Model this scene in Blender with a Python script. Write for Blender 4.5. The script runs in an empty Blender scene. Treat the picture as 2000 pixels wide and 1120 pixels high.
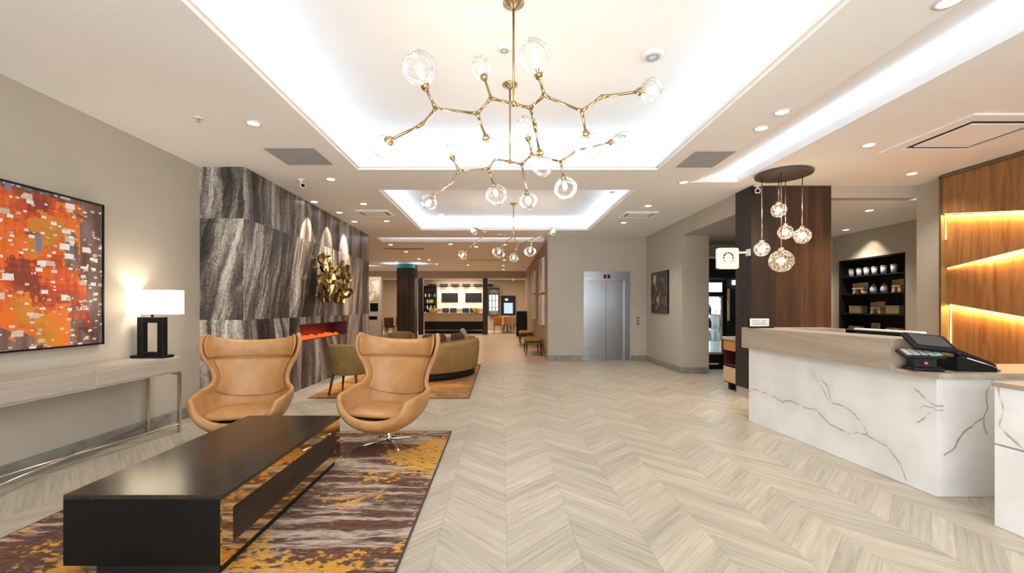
import bpy, math, random
from mathutils import Vector, Matrix
random.seed(7)
PI = math.pi
S = bpy.context.scene
COL = S.collection
F, VX, VY, EYE = 840.0, 978.0, 601.0, 1.35
CEIL = 3.15
TRAY = 3.55

def P(px, py, Y):
    return Vector(((px - VX) / F * Y, Y, EYE - (py - VY) / F * Y))
def onz(px, py, z):
    Y = (EYE - z) * F / (py - VY)
    return Vector(((px - VX) / F * Y, Y, z))
def onx(px, py, X):
    Y = X * F / (px - VX)
    return Vector((X, Y, EYE - (py - VY) / F * Y))

# ---------------------------------------------------------------- mesh builder
class MB:
    def __init__(self):
        self.v = []; self.f = []; self.s = []
    def add(self, vs, fs, smooth=False):
        b = len(self.v)
        self.v += [tuple(p) for p in vs]
        self.f += [tuple(i + b for i in f) for f in fs]
        self.s += [smooth] * len(fs)
        return self
    def box(self, x0, x1, y0, y1, z0, z1, M=None):
        vs = [Vector((x, y, z)) for z in (z0, z1) for y in (y0, y1) for x in (x0, x1)]
        if M is not None: vs = [M @ p for p in vs]
        return self.add(vs, [(0,2,3,1),(4,5,7,6),(0,1,5,4),(2,6,7,3),(0,4,6,2),(1,3,7,5)])
    def bbox(self, x0, x1, y0, y1, z0, z1, r=.01, M=None):
        # box with chamfered edges (vertical and horizontal)
        r = min(r, (x1-x0)*.49, (y1-y0)*.49, (z1-z0)*.49)
        def ring(a, z):
            X0, X1, Y0, Y1 = x0+a, x1-a, y0+a, y1-a
            return [(X0+r,Y0,z),(X1-r,Y0,z),(X1,Y0+r,z),(X1,Y1-r,z),(X1-r,Y1,z),(X0+r,Y1,z),(X0,Y1-r,z),(X0,Y0+r,z)]
        rings = [ring(r*.7, z0), ring(0, z0+r), ring(0, z1-r), ring(r*.7, z1)]
        vs = [Vector(p) for R in rings for p in R]
        if M is not None: vs = [M @ p for p in vs]
        fs = [tuple(range(7,-1,-1)), tuple(24+i for i in range(8))]
        for k in range(3):
            for i in range(8):
                j = (i+1) % 8
                fs.append((k*8+i, k*8+j, k*8+8+j, k*8+8+i))
        return self.add(vs, fs)
    def tube(self, pts, r, n=8, cap=True):
        pts = [Vector(p) for p in pts]
        rs = r if isinstance(r, (list, tuple)) else [r] * len(pts)
        vs = []; fs = []
        up = Vector((0,0,1))
        for i, p in enumerate(pts):
            d = (pts[min(i+1, len(pts)-1)] - pts[max(i-1, 0)]).normalized()
            a = d.cross(up)
            if a.length < 1e-3: a = d.cross(Vector((1,0,0)))
            a.normalize(); b = d.cross(a)
            for k in range(n):
                t = 2*PI*k/n
                vs.append(p + (a*math.cos(t) + b*math.sin(t)) * rs[i])
        for i in range(len(pts)-1):
            for k in range(n):
                l = (k+1) % n
                fs.append((i*n+k, i*n+l, (i+1)*n+l, (i+1)*n+k))
        if cap:
            fs.append(tuple(range(n-1,-1,-1))); fs.append(tuple((len(pts)-1)*n+k for k in range(n)))
        return self.add(vs, fs, n > 5)
    def lathe(self, prof, c=(0,0,0), n=24, M=None, smooth=True, ring=False):
        c = Vector(c); vs = []; fs = []
        if ring: prof = list(prof) + [prof[0]]
        for r, z in prof:
            for k in range(n):
                t = 2*PI*k/n
                p = Vector((r*math.cos(t), r*math.sin(t), z))
                if M is not None: p = M @ p
                vs.append(c + p)
        m = len(prof)
        for i in range(m-1):
            for k in range(n):
                l = (k+1) % n
                fs.append((i*n+k, i*n+l, (i+1)*n+l, (i+1)*n+k))
        if not ring and prof[0][0] > 1e-4: fs.append(tuple(range(n-1,-1,-1)))
        if not ring and prof[-1][0] > 1e-4: fs.append(tuple((m-1)*n+k for k in range(n)))
        return self.add(vs, fs, smooth)
    def ball(self, c, rx, ry=None, rz=None, n=16, m=10, M=None):
        ry = ry or rx; rz = rz or rx
        vs = []; fs = []
        for i in range(m+1):
            a = -PI/2 + PI*i/m
            for k in range(n):
                t = 2*PI*k/n
                p = Vector((rx*math.cos(a)*math.cos(t), ry*math.cos(a)*math.sin(t), rz*math.sin(a)))
                if M is not None: p = M @ p
                vs.append(Vector(c) + p)
        for i in range(m):
            for k in range(n):
                l = (k+1) % n
                fs.append((i*n+k, i*n+l, (i+1)*n+l, (i+1)*n+k))
        return self.add(vs, fs, True)
    def prism(self, poly, z0, z1):
        n = len(poly)
        vs = [(x,y,z0) for x,y in poly] + [(x,y,z1) for x,y in poly]
        fs = [tuple(range(n-1,-1,-1)), tuple(range(n,2*n))] + [(i,(i+1)%n,n+(i+1)%n,n+i) for i in range(n)]
        return self.add(vs, fs)
    def extr(self, poly, d, axis):
        # polygon of 3-D points extruded along vector d
        n = len(poly); d = Vector(d)
        vs = [Vector(p) for p in poly] + [Vector(p)+d for p in poly]
        fs = [tuple(range(n-1,-1,-1)), tuple(range(n,2*n))] + [(i,(i+1)%n,n+(i+1)%n,n+i) for i in range(n)]
        return self.add(vs, fs)
    def grid(self, rows, smooth=True, closed=False):
        m = len(rows); n = len(rows[0])
        vs = [p for r in rows for p in r]; fs = []
        for i in range(m-1):
            for k in range(n if closed else n-1):
                l = (k+1) % n
                fs.append((i*n+k, i*n+l, (i+1)*n+l, (i+1)*n+k))
        return self.add(vs, fs, smooth)
    def pillow(self, c, w, d, h, M=None, n=14, e=.35):
        rows = []
        vs = []; fs = []
        def sp(x, p): return math.copysign(abs(x)**p, x)
        m = 10
        for i in range(m+1):
            a = -PI/2 + PI*i/m
            for k in range(2*n):
                t = 2*PI*k/(2*n)
                p = Vector((w/2*sp(math.cos(a), .6)*sp(math.cos(t), e), d/2*sp(math.cos(a), .6)*sp(math.sin(t), e), h/2*math.sin(a)))
                if M is not None: p = M @ p
                vs.append(Vector(c) + p)
        for i in range(m):
            for k in range(2*n):
                l = (k+1) % (2*n)
                fs.append((i*2*n+k, i*2*n+l, (i+1)*2*n+l, (i+1)*2*n+k))
        return self.add(vs, fs, True)

def finish(o, material):
    o.data.materials.append(material)
    return o
def mesh(name, mb, material, parent=None, loc=None, kind=None, label=None):
    me = bpy.data.meshes.new(name)
    me.from_pydata(mb.v, [], mb.f)
    me.polygons.foreach_set('use_smooth', mb.s)
    import bmesh
    bm = bmesh.new(); bm.from_mesh(me)
    bmesh.ops.remove_doubles(bm, verts=bm.verts, dist=1e-5)
    bmesh.ops.recalc_face_normals(bm, faces=bm.faces)
    bm.to_mesh(me); bm.free()
    o = bpy.data.objects.new(name, me)
    COL.objects.link(o)
    if parent: o.parent = parent
    if loc is not None: o.location = loc
    if kind: o['kind'] = kind
    if label: o['label'] = label
    me.materials.append(material)
    return o
def tag(o, label, cat, group=None):
    o['label'] = label; o['category'] = cat
    if group: o['group'] = group
    return o
def thing(name, label, cat, loc=(0,0,0), rz=0, group=None):
    o = bpy.data.objects.new(name, None)
    o.empty_display_size = .1
    COL.objects.link(o); o.location = loc; o.rotation_euler = (0,0,rz)
    return tag(o, label, cat, group)
def struct(name, mb, material):
    return mesh(name, mb, material, kind='structure')
def dup(root, loc, rz, label, group=None):
    r = root.copy(); COL.objects.link(r); r.location = loc; r.rotation_euler = (0,0,rz); r['label'] = label
    if group: r['group'] = group
    for ch in list(root.children):
        c = ch.copy(); COL.objects.link(c); c.parent = r
        for g in ch.children:
            d = g.copy(); COL.objects.link(d); d.parent = c
    return r

# ---------------------------------------------------------------- materials
class NT:
    def __init__(self, name):
        self.m = bpy.data.materials.new(name); self.m.use_nodes = True
        self.t = self.m.node_tree; self.t.nodes.clear()
        self.out = self.t.nodes.new('ShaderNodeOutputMaterial')
    def n(self, typ, ins=None, **kw):
        nd = self.t.nodes.new('ShaderNode' + typ)
        for k, v in kw.items(): setattr(nd, k, v)
        if ins:
            for k, v in ins.items(): self.set(nd.inputs[k], v)
        return nd
    def set(self, sock, v):
        if isinstance(v, bpy.types.NodeSocket): self.t.links.new(v, sock)
        elif isinstance(v, bpy.types.Node): self.t.links.new(v.outputs[0], sock)
        else:
            if sock.type == 'RGBA' and len(v) == 3: v = (*v, 1)
            sock.default_value = v
    def math(self, op, a, b=0.0, c=None, clamp=False):
        nd = self.t.nodes.new('ShaderNodeMath'); nd.operation = op; nd.use_clamp = clamp
        self.set(nd.inputs[0], a); self.set(nd.inputs[1], b)
        if c is not None: self.set(nd.inputs[2], c)
        return nd.outputs[0]
    def vmath(self, op, a, b=None, scale=None):
        nd = self.t.nodes.new('ShaderNodeVectorMath'); nd.operation = op
        self.set(nd.inputs[0], a)
        if b is not None: self.set(nd.inputs[1], b)
        if scale is not None: self.set(nd.inputs[3], scale)
        return nd.outputs['Value'] if op in ('DOT_PRODUCT','LENGTH','DISTANCE') else nd.outputs[0]
    def comb(self, x, y, z=0.0):
        return self.n('CombineXYZ', {0: x, 1: y, 2: z}).outputs[0]
    def obj(self):
        c = self.n('TexCoord').outputs['Object']
        s = self.n('SeparateXYZ', {0: c})
        return c, s.outputs[0], s.outputs[1], s.outputs[2]
    def noise(self, vec, scale=1, detail=4, rough=.5, dist=0, col=False):
        nd = self.n('TexNoise', {'Vector': vec, 'Scale': scale, 'Detail': detail, 'Roughness': rough, 'Distortion': dist})
        return nd.outputs[1 if col else 0]
    def white(self, vec, col=False):
        nd = self.n('TexWhiteNoise', {'Vector': vec}, noise_dimensions='3D')
        return nd.outputs[1 if col else 0]
    def ramp(self, fac, stops, interp='LINEAR'):
        nd = self.n('ValToRGB', {0: fac}); cr = nd.color_ramp; cr.interpolation = interp
        while len(cr.elements) < len(stops): cr.elements.new(.5)
        for e, (p, c) in zip(cr.elements, stops):
            e.position = p
            if not isinstance(c, (tuple, list)): c = (c, c, c)
            e.color = (*c, 1)
        return nd.outputs[0]
    def mix(self, fac, a, b, mode='MIX'):
        nd = self.n('Mix', data_type='RGBA', blend_type=mode)
        self.set(nd.inputs[0], fac); self.set(nd.inputs[6], a); self.set(nd.inputs[7], b)
        return nd.outputs[2]
    def bsdf(self, color, rough=.5, metal=0, bump=None, bstr=.2, bdist=.01, **kw):
        p = self.n('BsdfPrincipled', {'Base Color': color, 'Roughness': rough, 'Metallic': metal})
        for k, v in kw.items(): self.set(p.inputs[k.replace('_', ' ')], v)
        if bump is not None:
            b = self.n('Bump', {'Height': bump, 'Strength': bstr, 'Distance': bdist})
            self.t.links.new(b.outputs[0], p.inputs['Normal'])
        self.t.links.new(p.outputs[0], self.out.inputs[0])
        return self.m

def simple(name, col, rough=.5, metal=0, var=.08, scale=6, **kw):
    t = NT(name); c, x, y, z = t.obj()
    n = t.noise(c, scale, 4)
    k = t.ramp(n, [(.3, 1-var), (.7, 1+var*.5)])
    base = t.mix(1.0, (*col, 1), k, 'MULTIPLY')
    return t.bsdf(base, rough, metal, **kw)
def emit(name, col, st):
    t = NT(name)
    e = t.n('Emission', {0: col, 1: st})
    t.t.links.new(e.outputs[0], t.out.inputs[0])
    return t.m

M = {}
M['wall'] = simple('wall_paint', (.47,.42,.345), .75, var=.03, scale=3)
M['wallwarm'] = simple('warm_wall_paint', (.36,.28,.20), .7, var=.03)
M['ceil'] = simple('ceiling_paint', (.88,.865,.84), .8, var=.015)
M['base'] = simple('stone_base', (.27,.245,.21), .35, var=.35, scale=7)
M['black'] = simple('black_lacquer', (.003,.003,.003), .42, var=.1, Specular_IOR_Level=.25)
M['matblack'] = simple('matte_black', (.007,.007,.0075), .6, Specular_IOR_Level=.3)
M['darkgrey'] = simple('dark_grey', (.05,.05,.055), .5)
M['grey'] = simple('grey_paint', (.38,.38,.38), .6)
M['white'] = simple('white_plastic', (.75,.75,.73), .45, var=.02)
M['chrome'] = simple('polished_chrome', (.75,.74,.72), .12, 1, var=.02)
M['nickel'] = simple('satin_nickel', (.62,.56,.48), .22, 1, var=.02)
M['brass'] = simple('brushed_brass', (.42,.31,.16), .3, 1, var=.06)
M['brassdark'] = simple('antique_brass', (.42,.31,.14), .25, 1, var=.2, scale=20)
M['bronzemirror'] = simple('bronze_mirror', (.80,.60,.33), .04, 1, var=.02)
M['canopy'] = simple('dark_taupe_canopy', (.085,.065,.06), .5)
M['trim'] = simple('dark_bronze_trim', (.20,.15,.07), .4, .6)

def wood(name, dark, light, rough=.4, axis='z', scale=1.0, plank=None, **kw):
    t = NT(name); c, x, y, z = t.obj()
    s = t.math('ADD', x, y)
    if axis == 'z': a, b = z, s
    elif axis == 'y': a, b = y, t.math('ADD', x, z)
    else: a, b = x, t.math('ADD', y, z)
    off = 0.0; tone = None
    if plank:
        idx = t.math('FLOOR', t.math('DIVIDE', b, plank))
        off = t.math('MULTIPLY', t.white(t.comb(idx, 3.0, 1.0)), 30.0)
        tone = t.white(t.comb(idx, 8.0, 2.0))
    v = t.comb(t.math('ADD', t.math('MULTIPLY', b, 14*scale), off), t.math('ADD', t.math('MULTIPLY', a, 1.1*scale), off), 0.0)
    n = t.noise(v, 1.0, 6, .6, .8)
    fine = t.noise(t.comb(t.math('MULTIPLY', b, 160*scale), t.math('MULTIPLY', a, 5*scale), off), 1.0, 3)
    fac = t.math('ADD', t.math('MULTIPLY', n, .75), t.math('MULTIPLY', fine, .25))
    col = t.ramp(fac, [(.32, dark), (.68, light)])
    if tone is not None:
        col = t.mix(1.0, col, t.ramp(tone, [(0, .6), (1, 1.25)]), 'MULTIPLY')
    return t.bsdf(col, rough, 0, bump=fine, bstr=.08, bdist=.003, **kw)
M['taupewood'] = wood('taupe_wood', (.30,.235,.175), (.46,.385,.30), .4, 'y', .7)
M['greywood'] = wood('grey_washed_wood', (.36,.31,.25), (.50,.44,.37), .4, 'y', .7)
M['walnut'] = wood('walnut_panel', (.16,.065,.02), (.38,.18,.06), .42, 'z', 1.1)
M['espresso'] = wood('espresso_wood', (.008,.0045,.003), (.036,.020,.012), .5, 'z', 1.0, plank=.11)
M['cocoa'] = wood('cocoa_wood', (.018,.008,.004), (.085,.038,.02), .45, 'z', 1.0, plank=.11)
M['tabletop'] = wood('dark_table_wood', (.010,.007,.005), (.035,.024,.016), .2, 'y', .8)
M['tableside'] = wood('dark_inset_wood', (.005,.0025,.0015), (.03,.015,.008), .45, 'y', .8)
M['orangewood'] = simple('orange_lacquered_wood', (.50,.20,.03), .4)
M['redwood'] = simple('dark_red_wood', (.06,.012,.01), .5)
M['oak'] = wood('pale_oak', (.45,.30,.15), (.70,.52,.30), .5, 'y', 1)
M['pinewood'] = simple('pale_crate_wood', (.55,.38,.22), .6, var=.2, scale=20)
M['barwood'] = simple('bar_front_wood', (.62,.42,.24), .45)
M['cherry'] = simple('red_brown_leg_wood', (.07,.02,.012), .4)

# leather and fabrics
def leather():
    t = NT('tan_leather'); c, x, y, z = t.obj()
    n = t.noise(c, 5, 5, .6); g = t.n('TexVoronoi', {'Vector': c, 'Scale': 220.0}).outputs[0]
    col = t.ramp(n, [(.3, (.35,.162,.050)), (.7, (.48,.25,.092))])
    return t.bsdf(col, .42, 0, bump=g, bstr=.08, bdist=.002)
M['leather'] = leather()
def fabric(name, a, b, sc=90):
    t = NT(name); c, x, y, z = t.obj()
    n = t.noise(c, sc, 2); l = t.noise(c, 6, 4)
    col = t.ramp(t.math('ADD', t.math('MULTIPLY', n, .5), t.math('MULTIPLY', l, .5)), [(.35, a), (.65, b)])
    return t.bsdf(col, .85, 0, bump=n, bstr=.25, bdist=.004)
M['olive'] = fabric('olive_tan_velvet', (.17,.10,.028), (.27,.175,.058))
M['sofa'] = fabric('tan_sofa_cloth', (.24,.125,.036), (.36,.215,.078))
M['darkcushion'] = fabric('dark_brown_cushion', (.045,.018,.008), (.085,.038,.016))
M['tancushion'] = fabric('rust_tan_cushion', (.30,.17,.09), (.42,.27,.16))
M['shade'] = None

def floor_mat():
    t = NT('chevron_wood_tile'); c, x, y, z = t.obj()
    W, PW = .40, .135
    u = t.math('DIVIDE', t.math('ADD', x, -.035+40.0), W)
    col = t.math('FLOOR', u)
    fr = t.math('SUBTRACT', u, col)
    par = t.math('MODULO', col, 2.0)
    tri = t.math('ABSOLUTE', t.math('SUBTRACT', par, fr))            # 0..1..0 zig-zag
    sgn = t.math('SUBTRACT', t.math('MULTIPLY', par, -2.0), -1.0)    # +1 / -1
    d = t.math('SUBTRACT', y, t.math('MULTIPLY', tri, W))            # across the plank
    k = t.math('DIVIDE', d, PW)
    idx = t.math('FLOOR', k)
    kf = t.math('SUBTRACT', k, idx)
    rnd = t.white(t.comb(col, idx, 1.0))
    rnd2 = t.white(t.comb(col, idx, 5.0))
    al = t.math('ADD', t.math('MULTIPLY', x, 1.0), t.math('MULTIPLY', t.math('MULTIPLY', sgn, y), 1.0))
    v = t.comb(t.math('ADD', t.math('MULTIPLY', d, 26.0), t.math('MULTIPLY', rnd, 90.0)), t.math('ADD', t.math('MULTIPLY', al, 1.3), t.math('MULTIPLY', rnd2, 50.0)), 0.0)
    n = t.noise(v, 1.0, 5, .62, .5)
    n2 = t.noise(t.comb(t.math('MULTIPLY', d, 120.0), t.math('MULTIPLY', al, 3.0), rnd), 1.0, 3)
    fac = t.math('ADD', t.math('MULTIPLY', n, .8), t.math('MULTIPLY', n2, .2))
    base = t.ramp(fac, [(.26, (.31,.255,.185)), (.46, (.45,.39,.30)), (.62, (.53,.47,.375)), (.8, (.60,.545,.45))])
    base = t.mix(1.0, base, t.ramp(rnd, [(0, .84), (1, 1.06)]), 'MULTIPLY')
    e1 = t.math('MINIMUM', kf, t.math('SUBTRACT', 1.0, kf))
    e2 = t.math('MULTIPLY', t.math('MINIMUM', fr, t.math('SUBTRACT', 1.0, fr)), W/PW)
    e = t.math('MINIMUM', e1, e2)
    g = t.ramp(e, [(.008, .72), (.022, 1.0)])
    base = t.mix(1.0, base, g, 'MULTIPLY')
    return t.bsdf(base, t.ramp(fac, [(.3, .42), (.7, .30)]), 0, bump=g, bstr=.1, bdist=.002)
M['floor'] = floor_mat()

def rug_mat(name, warm):
    t = NT(name); c, x, y, z = t.obj()
    wob = t.noise(c, 3, 3)
    yy = t.math('ADD', y, t.math('MULTIPLY', wob, .10))
    st = t.noise(t.comb(t.math('MULTIPLY', x, .9), t.math('MULTIPLY', yy, 6.5), 2.0), 1.0, 6, .65)
    fine = t.noise(t.comb(t.math('MULTIPLY', x, 12.0), t.math('MULTIPLY', y, 90.0), 0.0), 1.0, 3)
    f = t.math('ADD', t.math('MULTIPLY', st, .85), t.math('MULTIPLY', fine, .15))
    if warm:
        base = t.ramp(f, [(.3, (.045,.012,.006)), (.42, (.20,.075,.02)), (.52, (.36,.17,.05)), (.64, (.14,.06,.02)), (.75, (.4,.25,.1))])
    else:
        base = t.ramp(f, [(.30, (.014,.006,.006)), (.38, (.085,.020,.008)), (.44, (.14,.055,.03)), (.485, (.04,.018,.014)), (.53, (.30,.20,.15)), (.57, (.50,.41,.33)), (.62, (.10,.035,.018)), (.68, (.42,.30,.22)), (.75, (.10,.03,.012))])
    big = t.noise(t.comb(t.math('MULTIPLY', x, 1.3), t.math('MULTIPLY', y, 1.6), 7.0), 1.0, 3)
    blot = t.noise(t.comb(t.math('MULTIPLY', x, 17.0), t.math('MULTIPLY', y, 26.0), 0.0), 1.0, 4, .6)
    msk = t.math('MULTIPLY', t.ramp(big, [(.43, 0.0), (.60, 1.0)]), 1.0)
    gm = t.ramp(t.math('ADD', t.math('MULTIPLY', blot, .7), t.math('MULTIPLY', msk, .185)), [(.455, 0.0), (.49, 1.0)])
    gold = t.ramp(fine, [(.3, (.42,.17,.015)), (.7, (.66,.36,.05))])
    colr = t.mix(gm, base, gold)
    return t.bsdf(colr, .9, 0, bump=t.noise(c, 140, 2), bstr=.3, bdist=.004)
M['rug'] = rug_mat('streaked_gold_rug', False)
M['rug2'] = rug_mat('streaked_amber_rug', True)
M['rugedge'] = simple('rug_binding', (.06,.045,.04), .9)

def marble_wall():
    t = NT('streaked_dark_marble'); c, x, y, z = t.obj()
    s = t.math('ADD', x, y)
    PWd = 1.18
    cu = t.math('FLOOR', t.math('DIVIDE', t.math('SUBTRACT', s, 1.03), PWd))
    zo = t.math('MULTIPLY', t.white(t.comb(cu, 2.0, 0.0)), .5)
    cv = t.math('FLOOR', t.math('DIVIDE', t.math('ADD', z, t.math('ADD', -2.49+2.6, t.math('MULTIPLY', zo, 0.0))), 1.3))
    r1 = t.white(t.comb(cu, cv, 1.0)); r2 = t.white(t.comb(cu, cv, 9.0))
    slant = t.math('MULTIPLY', t.math('SUBTRACT', r1, .5), .75)
    # streaks lean to alternate sides from panel to panel
    ss = t.math('ADD', s, t.math('MULTIPLY', slant, z))
    warp = t.noise(t.comb(s, t.math('MULTIPLY', z, .8), 0.0), 2.2, 3)
    ss = t.math('ADD', ss, t.math('MULTIPLY', warp, .22))
    off = t.math('MULTIPLY', r2, 40.0)
    big = t.noise(t.comb(t.math('ADD', t.math('MULTIPLY', ss, 3.1), off), t.math('MULTIPLY', z, .32), off), 1.0, 3, .55)
    mid = t.noise(t.comb(t.math('ADD', t.math('MULTIPLY', ss, 11.0), off), t.math('MULTIPLY', z, .7), off), 1.0, 5, .65, .6)
    fib = t.noise(t.comb(t.math('MULTIPLY', ss, 60.0), t.math('MULTIPLY', z, 3.0), off), 1.0, 4, .7)
    spk = t.noise(t.comb(s, z, y), 26.0, 4, .7)
    fac = t.math('ADD', t.math('ADD', t.math('MULTIPLY', big, .44), t.math('MULTIPLY', mid, .28)), t.math('ADD', t.math('MULTIPLY', fib, .14), t.math('MULTIPLY', spk, .14)))
    fac = t.math('ADD', t.math('MULTIPLY', t.math('SUBTRACT', fac, .5), 2.7), t.math('ADD', .53, t.math('MULTIPLY', t.math('SUBTRACT', r2, .5), .14)))
    col = t.ramp(fac, [(.26, (.012,.010,.010)), (.40, (.055,.046,.041)), (.50, (.155,.130,.114)), (.60, (.33,.295,.262)), (.75, (.66,.62,.575))])
    cr = t.n('TexVoronoi', {'Vector': t.comb(t.math('ADD', s, t.math('MULTIPLY', spk, .12)), t.math('MULTIPLY', z, .7), 0.0), 'Scale': 7.0}, feature='DISTANCE_TO_EDGE').outputs[0]
    col = t.mix(t.ramp(cr, [(0, .5), (.035, 0.0)]), col, (.03,.026,.024))
    return t.bsdf(col, .38)
M['marbledark'] = marble_wall()

def seg_veins(t, u, v, lines, width):
    p0 = t.comb(u, v, 0.0)
    wob = t.noise(p0, 9.0, 4, col=True)
    p = t.vmath('ADD', p0, t.vmath('SCALE', t.vmath('SUBTRACT', wob, (.5,.5,.5)), scale=.05))
    best = None
    for ln in lines:
        for a, b in zip(ln, ln[1:]):
            a3 = (a[0], a[1], 0.0); ba = (b[0]-a[0], b[1]-a[1], 0.0)
            pa = t.vmath('SUBTRACT', p, a3)
            l2 = ba[0]**2 + ba[1]**2 + 1e-9
            h = t.math('DIVIDE', t.vmath('DOT_PRODUCT', pa, ba), l2, clamp=True)
            d = t.vmath('LENGTH', t.vmath('SUBTRACT', pa, t.vmath('SCALE', ba, scale=h)))
            best = d if best is None else t.math('MINIMUM', best, d)
    return best, wob
def crop5(pts, plane, val):
    out = []
    for cx, cy in pts:
        px, py = 1440 + cx/2.434, 600 + cy/2.434
        if plane == 'x':
            q = onx(px, py, val); out.append((q.y, q.z))
        else:
            q = P(px, py, val); out.append((q.x, q.z))
    return out
def white_marble(name, plane, lines, warm):
    t = NT(name); c, x, y, z = t.obj()
    u = y if plane == 'x' else x
    d, w = seg_veins(t, u, z, lines, .01)
    wd = t.noise(c, 4, 3)
    width = t.math('ADD', .003, t.math('MULTIPLY', wd, .012))
    m = t.ramp(t.math('DIVIDE', d, width), [(.3, 1.0), (1.0, 0.0)])
    halo = t.ramp(d, [(0, .28), (.09, 0.0)])
    cloud = t.noise(c, 3.0, 4)
    base = t.ramp(cloud, [(.35, (.80,.79,.775)), (.6, (.87,.865,.85))])
    col = t.mix(t.math('MULTIPLY', halo, t.noise(c, 8, 3)), base, (.48,.46,.43))
    vc = (.30,.215,.12) if warm else (.30,.28,.26)
    col = t.mix(t.math('MULTIPLY', m, .75), col, vc)
    return t.bsdf(col, .22)
XD = 3.03
V1 = [(70,408),(110,392),(170,415),(230,450),(270,447),(330,480),(375,487),(440,560),(515,603),(560,595),(600,612),(680,665),(740,745),(770,820)]
V2 = [(362,315),(400,380),(440,460),(500,475),(545,510),(590,575),(600,612)]
V2b = [(395,345),(430,380),(435,430),(455,465)]
V3 = [[(805,390),(870,455),(935,490)],[(800,490),(840,475),(890,480)],[(820,545),(860,510),(900,490)]]
V4 = [[(1215,350),(1185,400),(1187,470),(1170,530),(1070,600),(1030,670),(945,725)],[(1170,530),(1187,605)]]
M['marblefront'] = white_marble('white_veined_marble', 'x', [crop5(l, 'x', XD) for l in [V1,V2,V2b]+V3], False)
M['marbleend'] = white_marble('white_veined_marble_return', 'y', [crop5(l, 'y', 3.06) for l in V4], True)
M['marblepod'] = white_marble('white_veined_marble_pod', 'x', [[(2.64,.62),(2.50,.50),(2.40,.44),(2.2,.30)],[(2.66,.95),(2.62,.74),(2.64,.62)]], False)

def painting_mat():
    t = NT('abstract_orange_canvas'); c, x, y, z = t.obj()
    n0 = t.noise(c, 2.2, 3)
    nb = t.noise(t.comb(t.math('MULTIPLY', y, 30.0), t.math('MULTIPLY', z, 5.0), 0.0), 1.0, 4)
    nh = t.noise(t.comb(t.math('MULTIPLY', y, 4.0), t.math('MULTIPLY', z, 26.0), 0.0), 1.0, 4)
    jit = t.math('MULTIPLY', t.math('SUBTRACT', t.math('ADD', nb, nh), 1.0), .22)
    # broad blocks of colour
    blk = t.n('TexVoronoi', {'Vector': t.comb(t.math('ADD', y, jit), t.math('ADD', t.math('MULTIPLY', z, .8), jit), 0.0), 'Scale': 4.6, 'Randomness': .85}, distance='CHEBYCHEV').outputs[1]
    b = t.n('SeparateColor', {0: blk}).outputs[0]
    col = t.ramp(t.math('ADD', t.math('ADD', t.math('MULTIPLY', b, .42), t.math('MULTIPLY', n0, .5)), t.math('MULTIPLY', jit, 1.3)), [(.22, (.22,.04,.02)), (.33, (.55,.07,.012)), (.44, (.80,.15,.014)), (.56, (.74,.21,.012)), (.68, (.60,.23,.02)), (.85, (.34,.13,.03))])
    # grey-brown field at the right and lower left
    wob = t.math('MULTIPLY', t.math('SUBTRACT', b, .5), .28)
    g = t.math('GREATER_THAN', t.math('ADD', y, wob), .66)
    gl = t.math('LESS_THAN', t.math('ADD', t.math('ADD', z, wob), t.math('MULTIPLY', y, .55)), -.47)
    gt = t.math('GREATER_THAN', t.math('ADD', z, t.math('MULTIPLY', wob, .25)), .60)
    gm = t.math('MAXIMUM', t.math('MAXIMUM', g, gl), gt)
    gn = t.noise(t.comb(t.math('MULTIPLY', y, 9.0), t.math('MULTIPLY', z, 2.0), 0.0), 1.0, 5)
    gcol = t.ramp(gn, [(.3, (.022,.02,.022)), (.5, (.11,.095,.09)), (.62, (.17,.16,.18)), (.75, (.25,.12,.07))])
    col = t.mix(t.math('MULTIPLY', gm, .9), col, gcol)
    # dark drag marks
    dk = t.noise(t.comb(t.math('MULTIPLY', y, 3.0), t.math('MULTIPLY', z, 5.0), 4.0), 1.0, 3)
    col = t.mix(t.ramp(dk, [(.62, 0.0), (.68, .85)]), col, (.07,.012,.01))
    # cream dabs
    for sc, th, k in ((8.0, .42, 0.0), (13.0, .42, 5.0), (19.0, .40, 9.0)):
        vo = t.n('TexVoronoi', {'Vector': t.comb(t.math('ADD', y, k), t.math('MULTIPLY', z, 1.7), t.math('MULTIPLY', n0, .0)), 'Scale': sc, 'Randomness': .95}, distance='CHEBYCHEV')
        rr = t.n('SeparateColor', {0: vo.outputs[1]})
        size = t.math('MULTIPLY', rr.outputs[1], th)
        m = t.math('LESS_THAN', t.math('ADD', vo.outputs[0], t.math('MULTIPLY', t.noise(c, 60, 2), .12)), size)
        m = t.math('MULTIPLY', m, t.math('GREATER_THAN', rr.outputs[0], .34))
        dab = t.ramp(rr.outputs[2], [(0, (.55,.42,.30)), (.5, (.75,.71,.65)), (1, (.82,.80,.78))])
        col = t.mix(m, col, dab)
    bl = t.n('TexVoronoi', {'Vector': t.comb(t.math('MULTIPLY', y, 2.6), z, 3.0), 'Scale': 3.4}, distance='CHEBYCHEV')
    q = t.n('SeparateColor', {0: bl.outputs[1]}).outputs[0]
    col = t.mix(t.math('MULTIPLY', t.math('GREATER_THAN', q, .93), t.math('LESS_THAN', bl.outputs[0], .22)), col, (.20,.20,.30))
    return t.bsdf(col, .5)
M['painting'] = painting_mat()
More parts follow.
